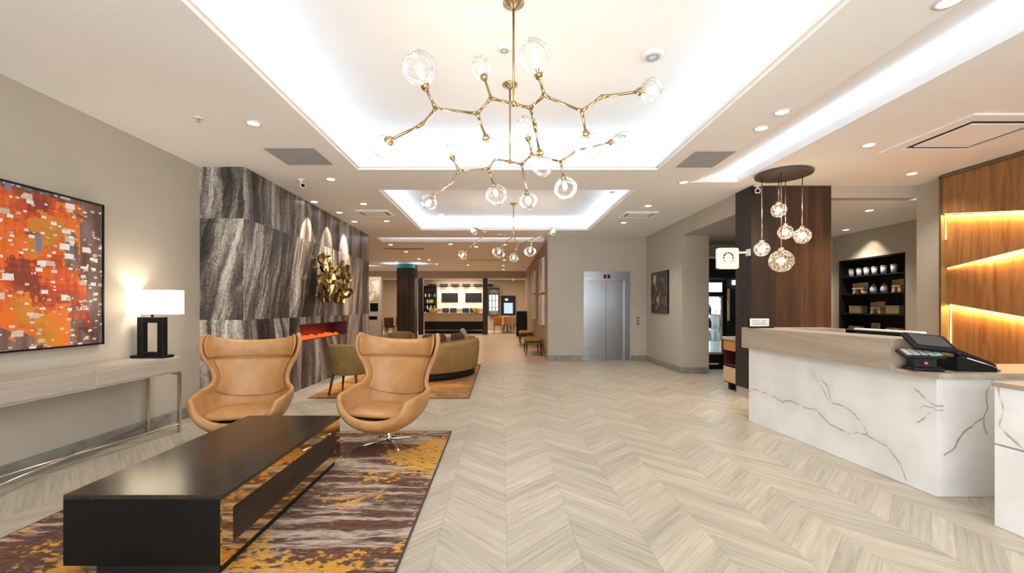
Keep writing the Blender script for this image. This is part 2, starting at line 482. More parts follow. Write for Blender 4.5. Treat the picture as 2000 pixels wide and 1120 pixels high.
def coffee_print():
    t = NT('dark_print_canvas'); c, x, y, z = t.obj()
    n = t.noise(c, 7, 5, .65)
    col = t.ramp(n, [(.4, (.015,.008,.006)), (.55, (.09,.045,.025)), (.66, (.35,.28,.22)), (.72, (.08,.03,.015))])
    d = t.vmath('LENGTH', t.vmath('SUBTRACT', t.comb(y, z, 0.0), (.1,-.17,0)))
    col = t.mix(t.ramp(d, [(.04, .9), (.09, 0.0)]), col, (.75,.36,.10))
    d2 = t.vmath('LENGTH', t.vmath('SUBTRACT', t.comb(y, z, 0.0), (.30,.32,0)))
    col = t.mix(t.ramp(d2, [(.07, .8), (.12, 0.0)]), col, (.62,.58,.52))
    return t.bsdf(col, .5)
M['print'] = coffee_print()
def art_mat(name, a, b, sc):
    t = NT(name); c, x, y, z = t.obj()
    n = t.noise(c, sc, 4, .6, 1.0)
    return t.bsdf(t.ramp(n, [(.42, a), (.58, b)]), .5)
M['art1'] = art_mat('cream_canvas', (.55,.5,.38), (.28,.24,.15), 3)
M['art2'] = art_mat('white_gold_canvas', (.85,.83,.80), (.55,.42,.25), 2.2)

def steel():
    t = NT('brushed_steel'); c, x, y, z = t.obj()
    n = t.noise(t.comb(t.math('MULTIPLY', x, 1.0), y, t.math('MULTIPLY', z, 400.0)), 1.0, 2)
    w = t.noise(t.comb(t.math('MULTIPLY', x, 1.0), 0.0, t.math('MULTIPLY', z, 6.0)), 1.0, 3)
    return t.bsdf(t.ramp(n, [(.3, (.30,.305,.32)), (.7, (.35,.355,.37))]), .30, 1, bump=w, bstr=.25, bdist=.02)
M['steel'] = steel()

def thin_glass(name, tint=(1,1,1), ior=1.45, gl=1.0):
    t = NT(name)
    fr = t.n('Fresnel', {0: ior})
    lw = t.n('LayerWeight', {0: .35})
    tr = t.n('BsdfTransparent', {0: tint}); g = t.n('BsdfGlossy', {0: (1,1,1), 1: .03})
    fac = t.math('ADD', t.math('MULTIPLY', fr.outputs[0], .55*gl), t.math('MULTIPLY', t.math('POWER', lw.outputs[1], 2.2), .55*gl), clamp=True)
    mx = t.n('MixShader', {0: fac}); t.t.links.new(tr.outputs[0], mx.inputs[1]); t.t.links.new(g.outputs[0], mx.inputs[2])
    t.t.links.new(mx.outputs[0], t.out.inputs[0])
    return t.m
M['glass'] = thin_glass('clear_glass')
M['pane'] = thin_glass('flat_glass', (.95,.97,.97), 1.4, .5)
def crackle():
    t = NT('crackled_glass'); c, x, y, z = t.obj()
    vo = t.n('TexVoronoi', {'Vector': c, 'Scale': 26.0}, feature='DISTANCE_TO_EDGE').outputs[0]
    m = t.ramp(vo, [(.02, .6), (.08, .05)])
    tr = t.n('BsdfTransparent', {0: (1,.97,.92)}); g = t.n('BsdfGlossy', {0: (1,1,1), 1: .1}); tl = t.n('BsdfTranslucent', {0: (1,.95,.88)})
    a = t.n('MixShader', {0: .55}); t.t.links.new(g.outputs[0], a.inputs[1]); t.t.links.new(tl.outputs[0], a.inputs[2])
    mx = t.n('MixShader', {0: m}); t.t.links.new(tr.outputs[0], mx.inputs[1]); t.t.links.new(a.outputs[0], mx.inputs[2])
    t.t.links.new(mx.outputs[0], t.out.inputs[0])
    return t.m
M['crackle'] = crackle()
M['bulb'] = emit('warm_bulb', (1,.86,.66), 15)
M['bulb_small'] = emit('warm_pendant_bulb', (1,.85,.62), 22)
M['lens'] = emit('downlight_lens', (1,.90,.76), 9)
M['lenswarm'] = emit('warm_downlight_lens', (1,.76,.48), 7)
M['ledwarm'] = emit('amber_led_strip', (1,.66,.24), 2.6)
M['ledcool'] = emit('cool_led_strip', (.78,.86,1), 6)
M['lamplit'] = emit('lit_lamp_shade', (1,.93,.82), 2.6)
M['coolerlit'] = emit('lit_cooler_panel', (.86,.95,1), 1.6)
M['coolerback'] = emit('lit_cooler_interior', (.75,.90,.98), 1.1)
M['ember'] = emit('glowing_ember_bed', (1,.06,.012), 2.2)
M['red'] = emit('red_indicator', (1,.03,.02), 1.5)
M['pinkled'] = emit('pink_indicator', (1,.10,.22), 1.0)
M['greenled'] = emit('green_indicator', (.1,.75,.4), .6)
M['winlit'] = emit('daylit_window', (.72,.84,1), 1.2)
M['screen'] = emit('lit_screen', (.55,.68,.9), .9)
M['teal'] = simple('teal_light_tint', (.02,.16,.2), .5)
M['yellow'] = simple('yellow_glaze', (.75,.46,.06), .4)
M['orange'] = fabric('orange_upholstery', (.42,.16,.03), (.60,.26,.06))
M['brown'] = fabric('brown_upholstery', (.05,.02,.012), (.1,.04,.02))
M['olivebox'] = simple('olive_card', (.26,.22,.09), .7)
M['snack'] = simple('yellow_snack', (.72,.42,.10), .6, var=.5, scale=40)
M['ceramic'] = simple('white_ceramic', (.62,.62,.62), .25)

# ---------------------------------------------------------------- lights
def area(name, loc, sx, sy, power, col, rot=(0,0,0), spread=PI):
    l = bpy.data.lights.new(name, 'AREA'); l.shape = 'RECTANGLE'; l.size = sx; l.size_y = sy; l.energy = power; l.color = col; l.spread = spread
    o = bpy.data.objects.new(name, l); COL.objects.link(o); o.location = loc; o.rotation_euler = rot
    return o
def spot(name, loc, power, col, ang=100, blend=.6, rad=.04, tgt=None):
    l = bpy.data.lights.new(name, 'SPOT'); l.energy = power; l.color = col; l.spot_size = math.radians(ang); l.spot_blend = blend; l.shadow_soft_size = rad
    o = bpy.data.objects.new(name, l); COL.objects.link(o); o.location = loc
    if tgt is not None:
        o.rotation_euler = (Vector(tgt)-Vector(loc)).to_track_quat('-Z','Y').to_euler()
    return o
def point(name, loc, power, col, rad=.05):
    l = bpy.data.lights.new(name, 'POINT'); l.energy = power; l.color = col; l.shadow_soft_size = rad
    o = bpy.data.objects.new(name, l); COL.objects.link(o); o.location = loc
    return o
# ---------------------------------------------------------------- room shell
def slab(name, x0, x1, y0, y1, z0, z1, holes, material, ax='z', kind='structure'):
    """slab with rectangular holes; ax: which axis is the thickness"""
    us = sorted(set([x0, x1] + [h[i] for h in holes for i in (0,1)]))
    vs_ = sorted(set([y0, y1] + [h[i] for h in holes for i in (2,3)]))
    def inh(u, v): return any(h[0] < u < h[1] and h[2] < v < h[3] for h in holes)
    def pt(u, v, w):
        return (u,v,w) if ax == 'z' else ((w,u,v) if ax == 'x' else (u,w,v))
    mb = MB()
    solid = {}
    for i in range(len(us)-1):
        for j in range(len(vs_)-1):
            solid[i,j] = not inh((us[i]+us[i+1])/2, (vs_[j]+vs_[j+1])/2)
    for (i,j), s in solid.items():
        if not s: continue
        a, b, c, d = us[i], us[i+1], vs_[j], vs_[j+1]
        for w in (z0, z1): mb.add([pt(a,c,w),pt(b,c,w),pt(b,d,w),pt(a,d,w)], [(0,1,2,3)])
        for (di,dj,e) in ((-1,0,[(a,c),(a,d)]),(1,0,[(b,c),(b,d)]),(0,-1,[(a,c),(b,c)]),(0,1,[(a,d),(b,d)])):
            if not solid.get((i+di,j+dj), False):
                (p,q),(r,s2) = e
                mb.add([pt(p,q,z0),pt(r,s2,z0),pt(r,s2,z1),pt(p,q,z1)], [(0,1,2,3)])
    return mb

XL, XM = -3.85, -3.28          # left wall, marble face
YM0, YM1 = 5.50, 10.70
YE, XR = 10.96, 3.71           # elevator wall, right wall
XW = 6.14                      # wood wall behind the desk
YBACK = -2.2
YFAR = 25.4

floor = struct('floor', MB().box(-9.0, 8.2, YBACK-.5, YFAR+.3, -.1, 0), M['floor'])

T1 = (-1.87, 2.05, -1.3, 5.62); T2 = (-1.87, 2.05, 6.58, 10.0); T3 = (2.72, 3.42, -1.3, 6.2); T4 = (XM+.05, 1.15, 11.05, 11.78)
LIP = .07
cm = slab('ceiling', -9.0, 8.2, YBACK-.5, 21.5, CEIL, CEIL+LIP, [T1,T2,T3,T4], M['ceil'])
for (x0,x1,y0,y1), zt, e in ((T1,TRAY,.2),(T2,TRAY-.12,.16)):
    a,b,c,d = x0-e, x1+e, y0-e, y1+e
    cm.box(a-.05,b+.05,c-.05,d+.05,zt,zt+.04)
    for q in ((a-.05,a,c,d),(b,b+.05,c,d),(a,b,c-.05,c),(a,b,d,d+.05)): cm.box(*q, CEIL+LIP, zt)
    # little inner moulding on the lip
    for q in ((x0,x0+.025,y0,y1),(x1-.025,x1,y0,y1),(x0,x1,y0,y0+.025),(x0,x1,y1-.025,y1)): cm.box(*q, CEIL+.03, CEIL+LIP)
# sloping slot above the desk edge, with a lip hiding its light strip
x0,x1,y0,y1 = T3
cm.extr([(x0,y0,CEIL+.002),(x1+.1,y0,CEIL+.27),(x1+.1,y0,CEIL+.31),(x0,y0,CEIL+.04)], (0,y1-y0,0), 'y')
cm.box(x1+.1,x1+.14,y0,y1,CEIL+LIP,CEIL+.31)
cm.extr([(x0+.05,y1-.002,CEIL+.001),(x1-.001,y1-.002,CEIL+.001),(x1-.001,y1-.002,CEIL+.3),(x1-.1,y1-.002,CEIL+.27)], (0,-.02,0), 'y')
cm.box(x1-.02,x1,y0,y1,CEIL,CEIL+.10)
x0,x1,y0,y1 = T4
cm.box(x0-.05,x1+.05,y0-.05,y1+.2,CEIL+.2,CEIL+.24)
for q in ((x0-.05,x0,y0,y1+.2),(x1,x1+.05,y0,y1+.2),(x0,x1,y0-.05,y0),(x0,x1,y1+.15,y1+.2)): cm.box(*q, CEIL+LIP, CEIL+.2)
struct('ceiling', cm, M['ceil'])

struct('wall_left', MB().box(XL-.15, XL, YBACK-.5, YM0, 0, CEIL), M['wall'])
FY0, FY1, FZ0, FZ1 = 7.02, 9.18, .79, 1.07
mm = slab('wall_fireplace', YM0, YM1, 0, CEIL, XM-.02, XM, [(FY0,FY1,FZ0,FZ1)], None, 'x')
mm.box(XL-.15, XM-.0205, YM0, YM0+.02, 0, CEIL)                 # return facing the seating
mm.box(XL-.15, XM, YM1-.02, YM1, 0, CEIL)
mm.box(XL-.15, XL-.1, YM0, YM1, 0, CEIL)
struct('wall_fireplace', mm, M['marbledark'])

EX0, EX1, EZ = 2.14, 3.26, 2.24
we = slab('wall_elevator', 1.2, XR+.15, 0, CEIL, YE, YE+.2, [(EX0,EX1,-1,EZ)], None, 'y')
struct('wall_elevator', we, M['wall'])
struct('wall_corridor', MB().box(1.22, 1.4, YE+.2, 21.3, 0, CEIL), M['wallwarm'])
YO = 8.8
wr = MB().box(XR, XR+.15, YO, YE, 0, CEIL)
wr.box(XR, XR+.15, 6.8, YO, 2.825, CEIL)
wr.box(XR+.15, 4.26, YO, YO+.15, 0, 2.825)
struct('wall_right', wr, M['wall'])
nk = MB().prism([(XR+.15,6.79),(4.95,6.79),(6.0,10.2),(XR+.15,10.2)], 2.825, 2.87)
nk.box(4.26, 6.0, 10.05, 10.2, 0, 2.825)
nk.prism([(4.96,6.79),(5.05,6.79),(6.10,10.2),(6.01,10.2)], 0, 2.96)
struct('wall_market', nk, M['wall'])
struct('wall_market_fascia', MB().box(4.26, 5.68, 9.25, 9.33, 1.98, 2.42), M['matblack'])
struct('trim_1', MB().box(4.0, 4.75, 9.20, 9.25, 2.40, 2.44), M['white'])
# alcove with the display niche
XA = 7.65
al = MB().box(4.88, XW, 6.35, 6.5, 2.97, CEIL)
struct('wall_alcove_beam', al, M['wall'])
NY0, NY1, NZ0, NZ1 = 8.13, 9.71, .55, 2.40
aw = slab('wall_alcove', 6.3, 10.0, 0, 2.97, XA, XA+.1, [(NY0,NY1,NZ0,NZ1)], None, 'x')
aw.box(6.05, XA, 9.9, 10.0, 0, 2.97)
aw.box(XW+.15, XA, 6.3, 6.5, 0, 2.97)
struct('wall_alcove', aw, M['wall'])
struct('ceiling_alcove', MB().prism([(4.89,6.5),(XA+.1,6.5),(XA+.1,10.0),(6.0,10.0),(5.0,6.8),(4.89,6.8)], 2.971, 3.02), M['ceil'])
struct('wall_reception', MB().box(XW, XW+.15, YBACK-.5, 6.35, 0, CEIL), M['wall'])
# entrance wall behind the camera, with a wide opening to the daylight
bw = slab('wall_entrance', -4.0, 6.3, 0, CEIL, YBACK-.2, YBACK, [(-3.0,5.2,.1,2.75)], None, 'y')
struct('wall_entrance', bw, M['wall'])
# dining room and bar beyond
fw = MB().box(-9.0, 3.0, YFAR, YFAR+.15, 0, 3.2)
fw.box(-9.1, -8.95, YM1, YFAR, 0, 3.2)
fw.box(2.6, 2.75, 21.3, YFAR, 0, 3.2)
fw.box(-9.0, XL-.15, YM1-.15, YM1, 0, CEIL)
struct('wall_far', fw, M['wallwarm'])
struct('ceiling_bar', MB().box(-9.0, 3.0, 21.5, YFAR+.15, 2.98, 3.05), M['ceil'])
struct('wall_far_beam', MB().box(-9.0, 1.4, 21.3, 21.6, 2.80, CEIL), M['wallwarm'])

BH = .125
def baseboard(name, x0,x1,y0,y1): struct(name, MB().bbox(x0,x1,y0,y1,0,BH,.006), M['base'])
baseboard('baseboard_left', XL, XL+.015, YBACK, YM0)
baseboard('baseboard_elevator', 1.2, EX0-.06, YE-.015, YE)
baseboard('baseboard_lift', EX1+.06, XR, YE-.015, YE)
baseboard('baseboard_right', XR-.015, XR, YO-.015, YE)
baseboard('baseboard_opening', XR, 4.26, YO-.015, YO)
baseboard('baseboard_corridor', 1.205, 1.22, YE, 21.3)
struct('trim_2', MB().box(1.2,EX0-.06,YE-.02,YE,BH,BH+.02).box(EX1+.06,XR,YE-.02,YE,BH,BH+.02), M['wall'])

# dark wood column
CX0, CX1, CY0, CY1 = 3.70, 4.88, 6.35, 6.78
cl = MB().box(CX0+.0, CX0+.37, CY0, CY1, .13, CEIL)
struct('wall_column_shaded', cl, M['espresso'])  # less lit left part of the front, its shade put into darker wood
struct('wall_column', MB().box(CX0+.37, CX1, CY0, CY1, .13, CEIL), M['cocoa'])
struct('baseboard_column', MB().box(CX0+.01, CX1-.01, CY0+.01, CY1-.01, 0, .13), M['greywood'])

# ---------------------------------------------------------------- wood wall with light grooves
YP1, YP0 = 5.86, -1.0
def zl(y, ya, za, yb, zb): return za + (zb-za)*(y-ya)/(yb-ya)
pA = onx(1855,418,XW); pA2 = onx(2000,412,XW); pB = onx(1855,525,XW); pB2 = onx(2000,490,XW); pC = onx(1855,592,XW); pC2 = onx(2000,617,XW)
def line(p, q, y): return p.z + (q.z-p.z)*(y-p.y)/(q.y-p.y)
panel = thing('wood_feature_panel', 'walnut feature wall behind the reception desk with slanting amber light lines', 'wall panel', (XW-.001, 4.0, .0))
L = Vector(panel.location)
YQ = 4.1                                                        # panels meet a straight joint beyond the frame
lev = [(lambda y: 3.10), (lambda y: line(pA,pA2,y)), (lambda y: line(pB,pB2,y)), (lambda y: line(pC,pC2,y)), (lambda y: .12)]
for i in range(4):
    d = .15 - i*.035
    top, bot = lev[i], lev[i+1]
    mb = MB()
    ys = [YQ, YP1-.03]
    mb.extr([(-d, ys[0]-L.y, bot(ys[0])), (-d, ys[1]-L.y, bot(ys[1])), (-d, ys[1]-L.y, top(ys[1])), (-d, ys[0]-L.y, top(ys[0]))], (d,0,0), 'x')
    mesh('panel', mb, M['walnut'], panel)
for i in (1,2,3):
    d = .15 - (i-1)*.035
    f = lev[i]
    mb = MB().tube([(-d+.012, YQ+.02-L.y, f(YQ)-.008), (-d+.012, YP1-.05-L.y, f(YP1)-.008)], .008, 6)
    mesh('light_strip', mb, M['ledwarm'], panel)
    yc = (YQ+YP1)/2
    g = area('groove_glow', (XW-d+.012, yc, f(yc)-.02), .012, math.hypot(YP1-YQ-.1, f(YP1)-f(YQ)), 26, (1,.56,.18))
    vy = Vector((0,YP1-YQ,f(YP1)-f(YQ))).normalized(); vz = -(Vector((.18,0,-1))); vz = (vz - vy*vz.dot(vy)).normalized(); vx = vy.cross(vz)
    g.rotation_euler = Matrix((vx,vy,vz)).transposed().to_euler()
for (za, zb, i) in ((lev[1](YP1)-.02, lev[1](YP1)-.36, 1), (lev[3](YP1)-.02, .75, 3)):
    d = .15 - i*.035
    mesh('light_strip', MB().tube([(-d-.008, YP1-.045-L.y, za), (-d-.008, YP1-.045-L.y, zb)], .007, 6), M['ledwarm'], panel)
mesh('panel', MB().box(-.15,0,.6-L.y,YQ-.012-L.y,.12,3.10), M['walnut'], panel)
fr = MB().box(-.17, 0, YP1-.03-L.y, YP1+.0-L.y, .12, 3.12).box(-.17, 0, .6-L.y, YP1-L.y, 3.10, 3.14)
mesh('frame', fr, M['trim'], panel)

COOL = (.50,.72,1.0); WARM = (1,.80,.58); NEUT = (1,.93,.84)
UP = math.radians(180)
def cove(T, z, e, pw, col=COOL):
    x0,x1,y0,y1 = T; ly = y1-y0; lx = x1-x0; k = e*.55
    area('cove_strip', (x0-k,(y0+y1)/2,z), .03, ly, pw*ly, col, (0, UP+.35, 0))
    area('cove_strip', (x1+k,(y0+y1)/2,z), .03, ly, pw*ly, col, (0, UP-.35, 0))
    area('cove_strip', ((x0+x1)/2,y1+k,z), lx, .03, pw*lx, col, (UP+.351, 0, 0))
    area('cove_strip', ((x0+x1)/2,y0-k,z), lx, .03, pw*lx, col, (UP-.35, 0, 0))
cove(T1, CEIL+LIP+.015, .2, 1.9)
cove(T2, CEIL+LIP+.015, .16, 2.0)
area('cove_strip', (3.47, 2.45, CEIL+.10), .03, 7.4, 13, COOL, (0, UP-.9, 0))
area('cove_strip', (-1.05, 11.86, CEIL+.1), 4.2, .03, 3.5, (.85,.88,1), (UP+.6, 0, 0))

# ---------------------------------------------------------------- ceiling fittings
dl = []
def downlight(px, py, label, z=CEIL, warm=False, power=30, r=.055, tgt=None, ang=115):
    p = onz(px, py, z)
    t = thing('downlight', label, 'ceiling light', (p.x, p.y, z), 0, 'recessed downlights')
    mesh('trim_ring', MB().lathe([(r,-.001),(r+.022,-.001),(r+.022,-.006),(r,-.008)], n=20, ring=True), M['white'], t)
    mesh('lens', MB().lathe([(.0005,-.002),(r,-.002),(r,-.004),(.0005,-.005)], n=20), M['lenswarm' if warm else 'lens'], t)
    if power:
        spot('downlight_lamp', (p.x,p.y,z-.03), power*(1.9 if not warm else 1.3), (1,.53,.23) if warm else NEUT, ang, .8, .05, tgt or (p.x,p.y,0))
    return p
downlight(495,240,'recessed downlight on the white ceiling left of the big tray, nearest the painting wall', power=32)
downlight(646,350,'recessed downlight between the left grey ceiling panel and the dark stone wall corner')
wallspots = []
for (px,py,d) in ((614,394,'nearest'),(663,415,'middle'),(692,433,'farthest')):
    p = downlight(px,py,'recessed downlight hugging the dark marble wall, %s of the three above the gold wall sculpture' % d, power=0)
    spot('wall_washer', (XM+.20,p.y,CEIL-.03), 90, WARM, 56, .3, .02, (XM-.06,p.y,1.9))
downlight(710,398,'recessed downlight just left of the second lit tray, in front of the slot vent')
downlight(755,432,'recessed downlight left of the second lit tray, behind the slot vent', warm=True)
downlight(1335,356,'recessed downlight right of the second lit tray, below the right grey ceiling panel')
downlight(1266,402,'recessed downlight right of the second lit tray, in front of the right slot vent')
downlight(1218,435,'recessed downlight right of the second lit tray, behind the right slot vent')
downlight(1487,250,'recessed downlight beside the long light slot, the farther of the pair there', power=20)
downlight(1528,218,'recessed downlight beside the long light slot, the nearer of the pair there', power=20)
downlight(1697,283,'recessed downlight over the reception desk, left of the large ceiling cassette', power=22)
downlight(1781,339,'recessed downlight over the reception side, close to the walnut feature wall', power=22)
downlight(1855,1,'recessed downlight at the very top of the picture above the desk', power=22)
downlight(1698,411,'recessed downlight in the alcove ceiling, nearer of the two', z=2.97, power=45)
downlight(1652,449,'recessed downlight in the alcove ceiling, farther of the two', z=2.97, power=40)
downlight(862,419,'recessed downlight inside the second lit tray on its left side', z=TRAY-.12, power=0)
far = [(763,478,'left of the three in the row just past the light slot'),(880,477,'centre one in the row just past the light slot'),(930,482,'beside the far pendant globe at the left of the corridor'),
       (793,492,'left side of the corridor, second row'),(818,506,'in front of the dark column'),(838,508,'right beside the dark column top'),
       (914,518,'in the middle of the corridor near its far beam'),(775,512,'left of the dark column'),(853,516,'right of the dark column near the far beam'),(985,478,'over the right of the corridor, nearest of a line of four'),(985,508,'second of a line of four over the right of the corridor'),(983,519,'third of a line of four over the right of the corridor'),(983,527,'farthest of a line of four over the right of the corridor')]
for px,py,d in far:
    downlight(px,py,'small warm corridor downlight ' + d, warm=True, power=46, r=.06)

# ventilation panels
def rect_on_ceiling(pts): return [onz(a,b,CEIL) for a,b in pts]
t = thing('ceiling_access_panel', 'grey square ceiling panel left of the big tray', 'ceiling panel', (-2.72, 5.06, CEIL))
a, b = onz(512,288,CEIL), onz(652,321,CEIL)
t.location = ((a.x+b.x)/2, (a.y+b.y)/2, CEIL)
def square_panel(t, w, d):
    mesh('frame', MB().box(-w/2,w/2,-d/2,-d/2+.02,-.012,-.001).box(-w/2,w/2,d/2-.02,d/2,-.012,-.001).box(-w/2,-w/2+.02,-d/2+.02,d/2-.02,-.012,-.001).box(w/2-.02,w/2,-d/2+.02,d/2-.02,-.012,-.001), M['grey'], t)
    m = MB()
    n = 22
    for i in range(n):
        y = -d/2+.02 + (d-.04)*(i+.1)/n
        m.box(-w/2+.02,w/2-.02,y,y+(d-.04)/n*.8,-.010,-.003)
    m.box(-w/2+.02,w/2-.02,-d/2+.02,d/2-.02,-.003,-.001)
    mesh('grille', m, M['grey'], t)
square_panel(t, .56, .56)
pc = onz(1400,311,CEIL)
t = thing('ceiling_access_panel', 'grey square ceiling panel right of the big tray beside the light slot', 'ceiling panel', (2.47, pc.y, CEIL))
square_panel(t, .46, .56)
def slot_vent(px, py, label):
    p = onz(px,py,CEIL)
    t = thing('ceiling_vent', label, 'vent', (p.x,p.y,CEIL))
    w, d = .62, .50
    mesh('frame', MB().box(-w/2,w/2,-d/2,-d/2+.05,-.03,-.001).box(-w/2,w/2,d/2-.05,d/2,-.03,-.001).box(-w/2,-w/2+.05,-d/2+.05,d/2-.05,-.03,-.001).box(w/2-.05,w/2,-d/2+.05,d/2-.05,-.03,-.001), M['ceil'], t)
    mesh('duct', MB().box(-w/2+.05,w/2-.05,-d/2+.05,d/2-.05,-.004,-.001), M['matblack'], t)
    mesh('plate', MB().bbox(-w/2+.10,w/2-.10,-d/2+.10,d/2-.10,-.028,-.008,.006), M['ceil'], t)
slot_vent(733,416,'square ceiling diffuser vent left of the second lit tray')
slot_vent(1246,419,'square ceiling diffuser vent right of the second lit tray')
p = onz(1893,263,CEIL)
t = thing('ceiling_cassette', 'large beige square air conditioning cassette above the reception desk', 'vent', (p.x,p.y,CEIL))
w = 1.0
mesh('frame', MB().box(-w/2,w/2,-w/2,-w/2+.13,-.022,-.001).box(-w/2,w/2,w/2-.13,w/2,-.022,-.001).box(-w/2,-w/2+.13,-w/2+.13,w/2-.13,-.022,-.001).box(w/2-.13,w/2,-w/2+.13,w/2-.13,-.022,-.001), M['ceil'], t)
mesh('duct', MB().box(-w/2+.13,w/2-.13,-w/2+.13,w/2-.13,-.003,-.001), M['matblack'], t)
mesh('plate', MB().bbox(-w/2+.20,w/2-.20,-w/2+.20,w/2-.20,-.022,-.006,.01), M['ceil'], t)
for (px,py,lab) in ((790,486,'dark linear vent slot in the corridor ceiling left of centre'),(945,508,'dark linear vent slot in the corridor ceiling right of centre')):
    p = onz(px,py,CEIL)
    tag(mesh('linear_vent', MB().box(-.6,.6,-.08,.08,-.012,-.001), M['trim'], loc=(p.x,p.y,CEIL)), lab, 'vent')
def sprinkler(px, py, z, label, r=.045):
    p = onz(px,py,z)
    t = thing('sprinkler_head', label, 'sprinkler', (p.x,p.y,z))
    mesh('escutcheon', MB().lathe([(.001,-.001),(r,-.001),(r,-.006),(.015,-.012),(.001,-.012)], n=18), M['white'], t)
    mesh('deflector', MB().lathe([(.001,-.012),(.006,-.012),(.006,-.035),(.018,-.036),(.018,-.039),(.001,-.039)], n=12), M['chrome'], t)
sprinkler(388,230,CEIL,'small white sprinkler head on the left ceiling near the painting wall')
sprinkler(1196,375,CEIL,'small sprinkler head on the ceiling just right of the second lit tray')
sprinkler(1205,452,CEIL,'small sprinkler head near the elevator wall ceiling line', .07)
def disc_det(px, py, z, label, name, cat, r=.08):
    p = onz(px,py,z)
    t = thing(name, label, cat, (p.x,p.y,z))
    mesh('base', MB().lathe([(.001,-.001),(r,-.001),(r,-.018),(r*.8,-.03),(.001,-.032)], n=24), M['white'], t)
    mesh('vent_ring', MB().lathe([(r*.35,-.0325),(r*.6,-.0315),(r*.6,-.036),(r*.35,-.037)], n=24, ring=True), M['grey'], t)
disc_det(1275,105,TRAY,'round grey ceiling speaker inside the big lit tray, near the right', 'ceiling_speaker', 'speaker', .10)
disc_det(985,92,TRAY,'white smoke detector inside the big lit tray behind the chandelier stem','smoke_detector','smoke detector', .06)
disc_det(1215,262,TRAY,'white disc on the big tray ceiling far right, above the far chandelier','smoke_detector','smoke detector', .08)
def sec_cam(loc, label, rz):
    t = thing('security_camera', label, 'camera', loc, rz)
    mesh('mount', MB().lathe([(.001,-.001),(.05,-.001),(.05,-.02),(.015,-.03),(.015,-.07),(.001,-.07)], n=16), M['white'], t)
    Mx = Matrix.Translation((0,-.02,-.09)) @ Matrix.Rotation(.25, 4, 'X')
    mesh('body', MB().bbox(-.035,.035,-.12,.10,-.035,.035,.015,Mx), M['white'], t)
    mesh('lens', MB().lathe([(.001,0),(.024,0),(.024,.01),(.001,.012)], (0,0,0), 14, Mx @ Matrix.Translation((0,-.121,0)) @ Matrix.Rotation(PI/2,4,'X')), M['black'], t)
p = onz(588,350,CEIL)
sec_cam((p.x,p.y,CEIL), 'white security camera on the ceiling by the dark marble wall', .6)
p = onz(1470,366,CEIL)
sec_cam((p.x,p.y-.12,CEIL), 'white security camera on the ceiling in front of the dark wood column', -.5)

# ---------------------------------------------------------------- chandeliers
def chandelier(label, Y0, canopy_px, hub, ztop, nodes, edges, lamps, stem_x):
    top = Vector((stem_x, Y0, ztop))
    t = thing('branching_chandelier', label, 'chandelier', top)
    def W(px, py, dy): return P(px, py, Y0+dy) - top
    N = {k: W(*v) for k, v in nodes.items()}
    N['H'] = W(hub[0], hub[1], 0); N['H'].x = 0; N['H'].y = 0
    sc = .0095
    mesh('canopy', MB().lathe([(.001,0),(.075,0),(.075,-.012),(.03,-.03),(.012,-.05),(.001,-.05)], n=24), M['brass'], t)
    mesh('stem', MB().tube([(0,0,-.03), N['H']], sc*.9, 10), M['brass'], t)
    h = MB().ball(N['H'], .022); mesh('hub', h, M['brass'], t)
    for a, b in edges:
        pa, pb = N[a], N[b]
        m = MB().tube([pa, pb], sc, 10)
        d = (pb-pa).normalized()
        m.tube([pa, pa+d*.05], [.017,.010], 10)
        if b in [x[0] for x in lamps]: pass
        else: m.tube([pb-d*.05, pb], [.010,.017], 10)
        m.ball(pb, .017, n=10, m=6)
        mesh('arm', m, M['brass'], t)
    for key, gx, gy, dy, rx, rl in lamps:
        s = N[key]; c = W(gx, gy, dy)
        d = (c - s).normalized()
        Mr = d.to_track_quat('Z','Y').to_matrix().to_4x4()
        # hand blown glass: neck at the socket, swelling to the far end
        L2 = (c-s).length + rl
        prof = []
        for i in range(15):
            u = i/14
            r = rx*math.sin(PI*min(1,(u*.93+.07)))**.62 if u < 1 else .001
            r = max(r, .02) if u < .1 else r
            prof.append((max(r,.001), .012 + (L2-.012)*u))
        g = mesh('glass_globe', MB().lathe(prof, s, 24, Mr), M['glass'], t)
        mesh('socket', MB().lathe([(.001,-.02),(.018,-.02),(.028,.0),(.030,.018),(.012,.024),(.012,.05),(.001,.05)], s, 16, Mr), M['brass'], g)
        bc = .05
        mesh('bulb', MB().lathe([(.010,bc),(.017,bc+.015),(.025,bc+.04),(.022,bc+.06),(.010,bc+.074),(.001,bc+.076)], s, 14, Mr), M['bulb'], g)
    return t
n1 = {'S1':(831,171,-.20),'J1':(851,212,-.15),'J1b':(825,243,-.28),'S2':(761,274,-.35),'J2':(932,222,.12),'J3':(959,192,.10),'S3':(946,152,.22),'S4':(949,268,.25),
      'J4':(1036,211,-.06),'J5':(1063,187,-.16),'S5':(1052,149,-.25),'E6':(1044,243,.05),'S6':(1054,298,.15),'J6':(1136,217,.10),'J7':(1175,189,.0),'S7':(1248,179,-.10),'S8':(1144,260,.22)}
e1 = [('J1','S1'),('J1','J1b'),('J1b','S2'),('J2','J1'),('J3','J2'),('J3','S3'),('J2','S4'),('H','J3'),('H','J4'),('J4','J5'),('J5','S5'),('J4','E6'),('E6','S6'),('J5','J6'),('J6','J7'),('J7','S7'),('J6','S8')]
l1 = [('S1',818,132,-.24,.118,.115),('S2',748,290,-.40,.075,.06),('S3',938,128,.27,.082,.09),('S4',956,294,.30,.11,.10),('S5',1044,112,-.30,.105,.12),('S6',1060,326,.20,.085,.075),('S7',1274,177,-.13,.085,.07),('S8',1152,288,.26,.115,.10)]
chandelier('large branching brass chandelier with clear glass globes, nearest the camera', 3.1, None, (1003,203), TRAY, n1, e1, l1, (1003-VX)/F*3.1)
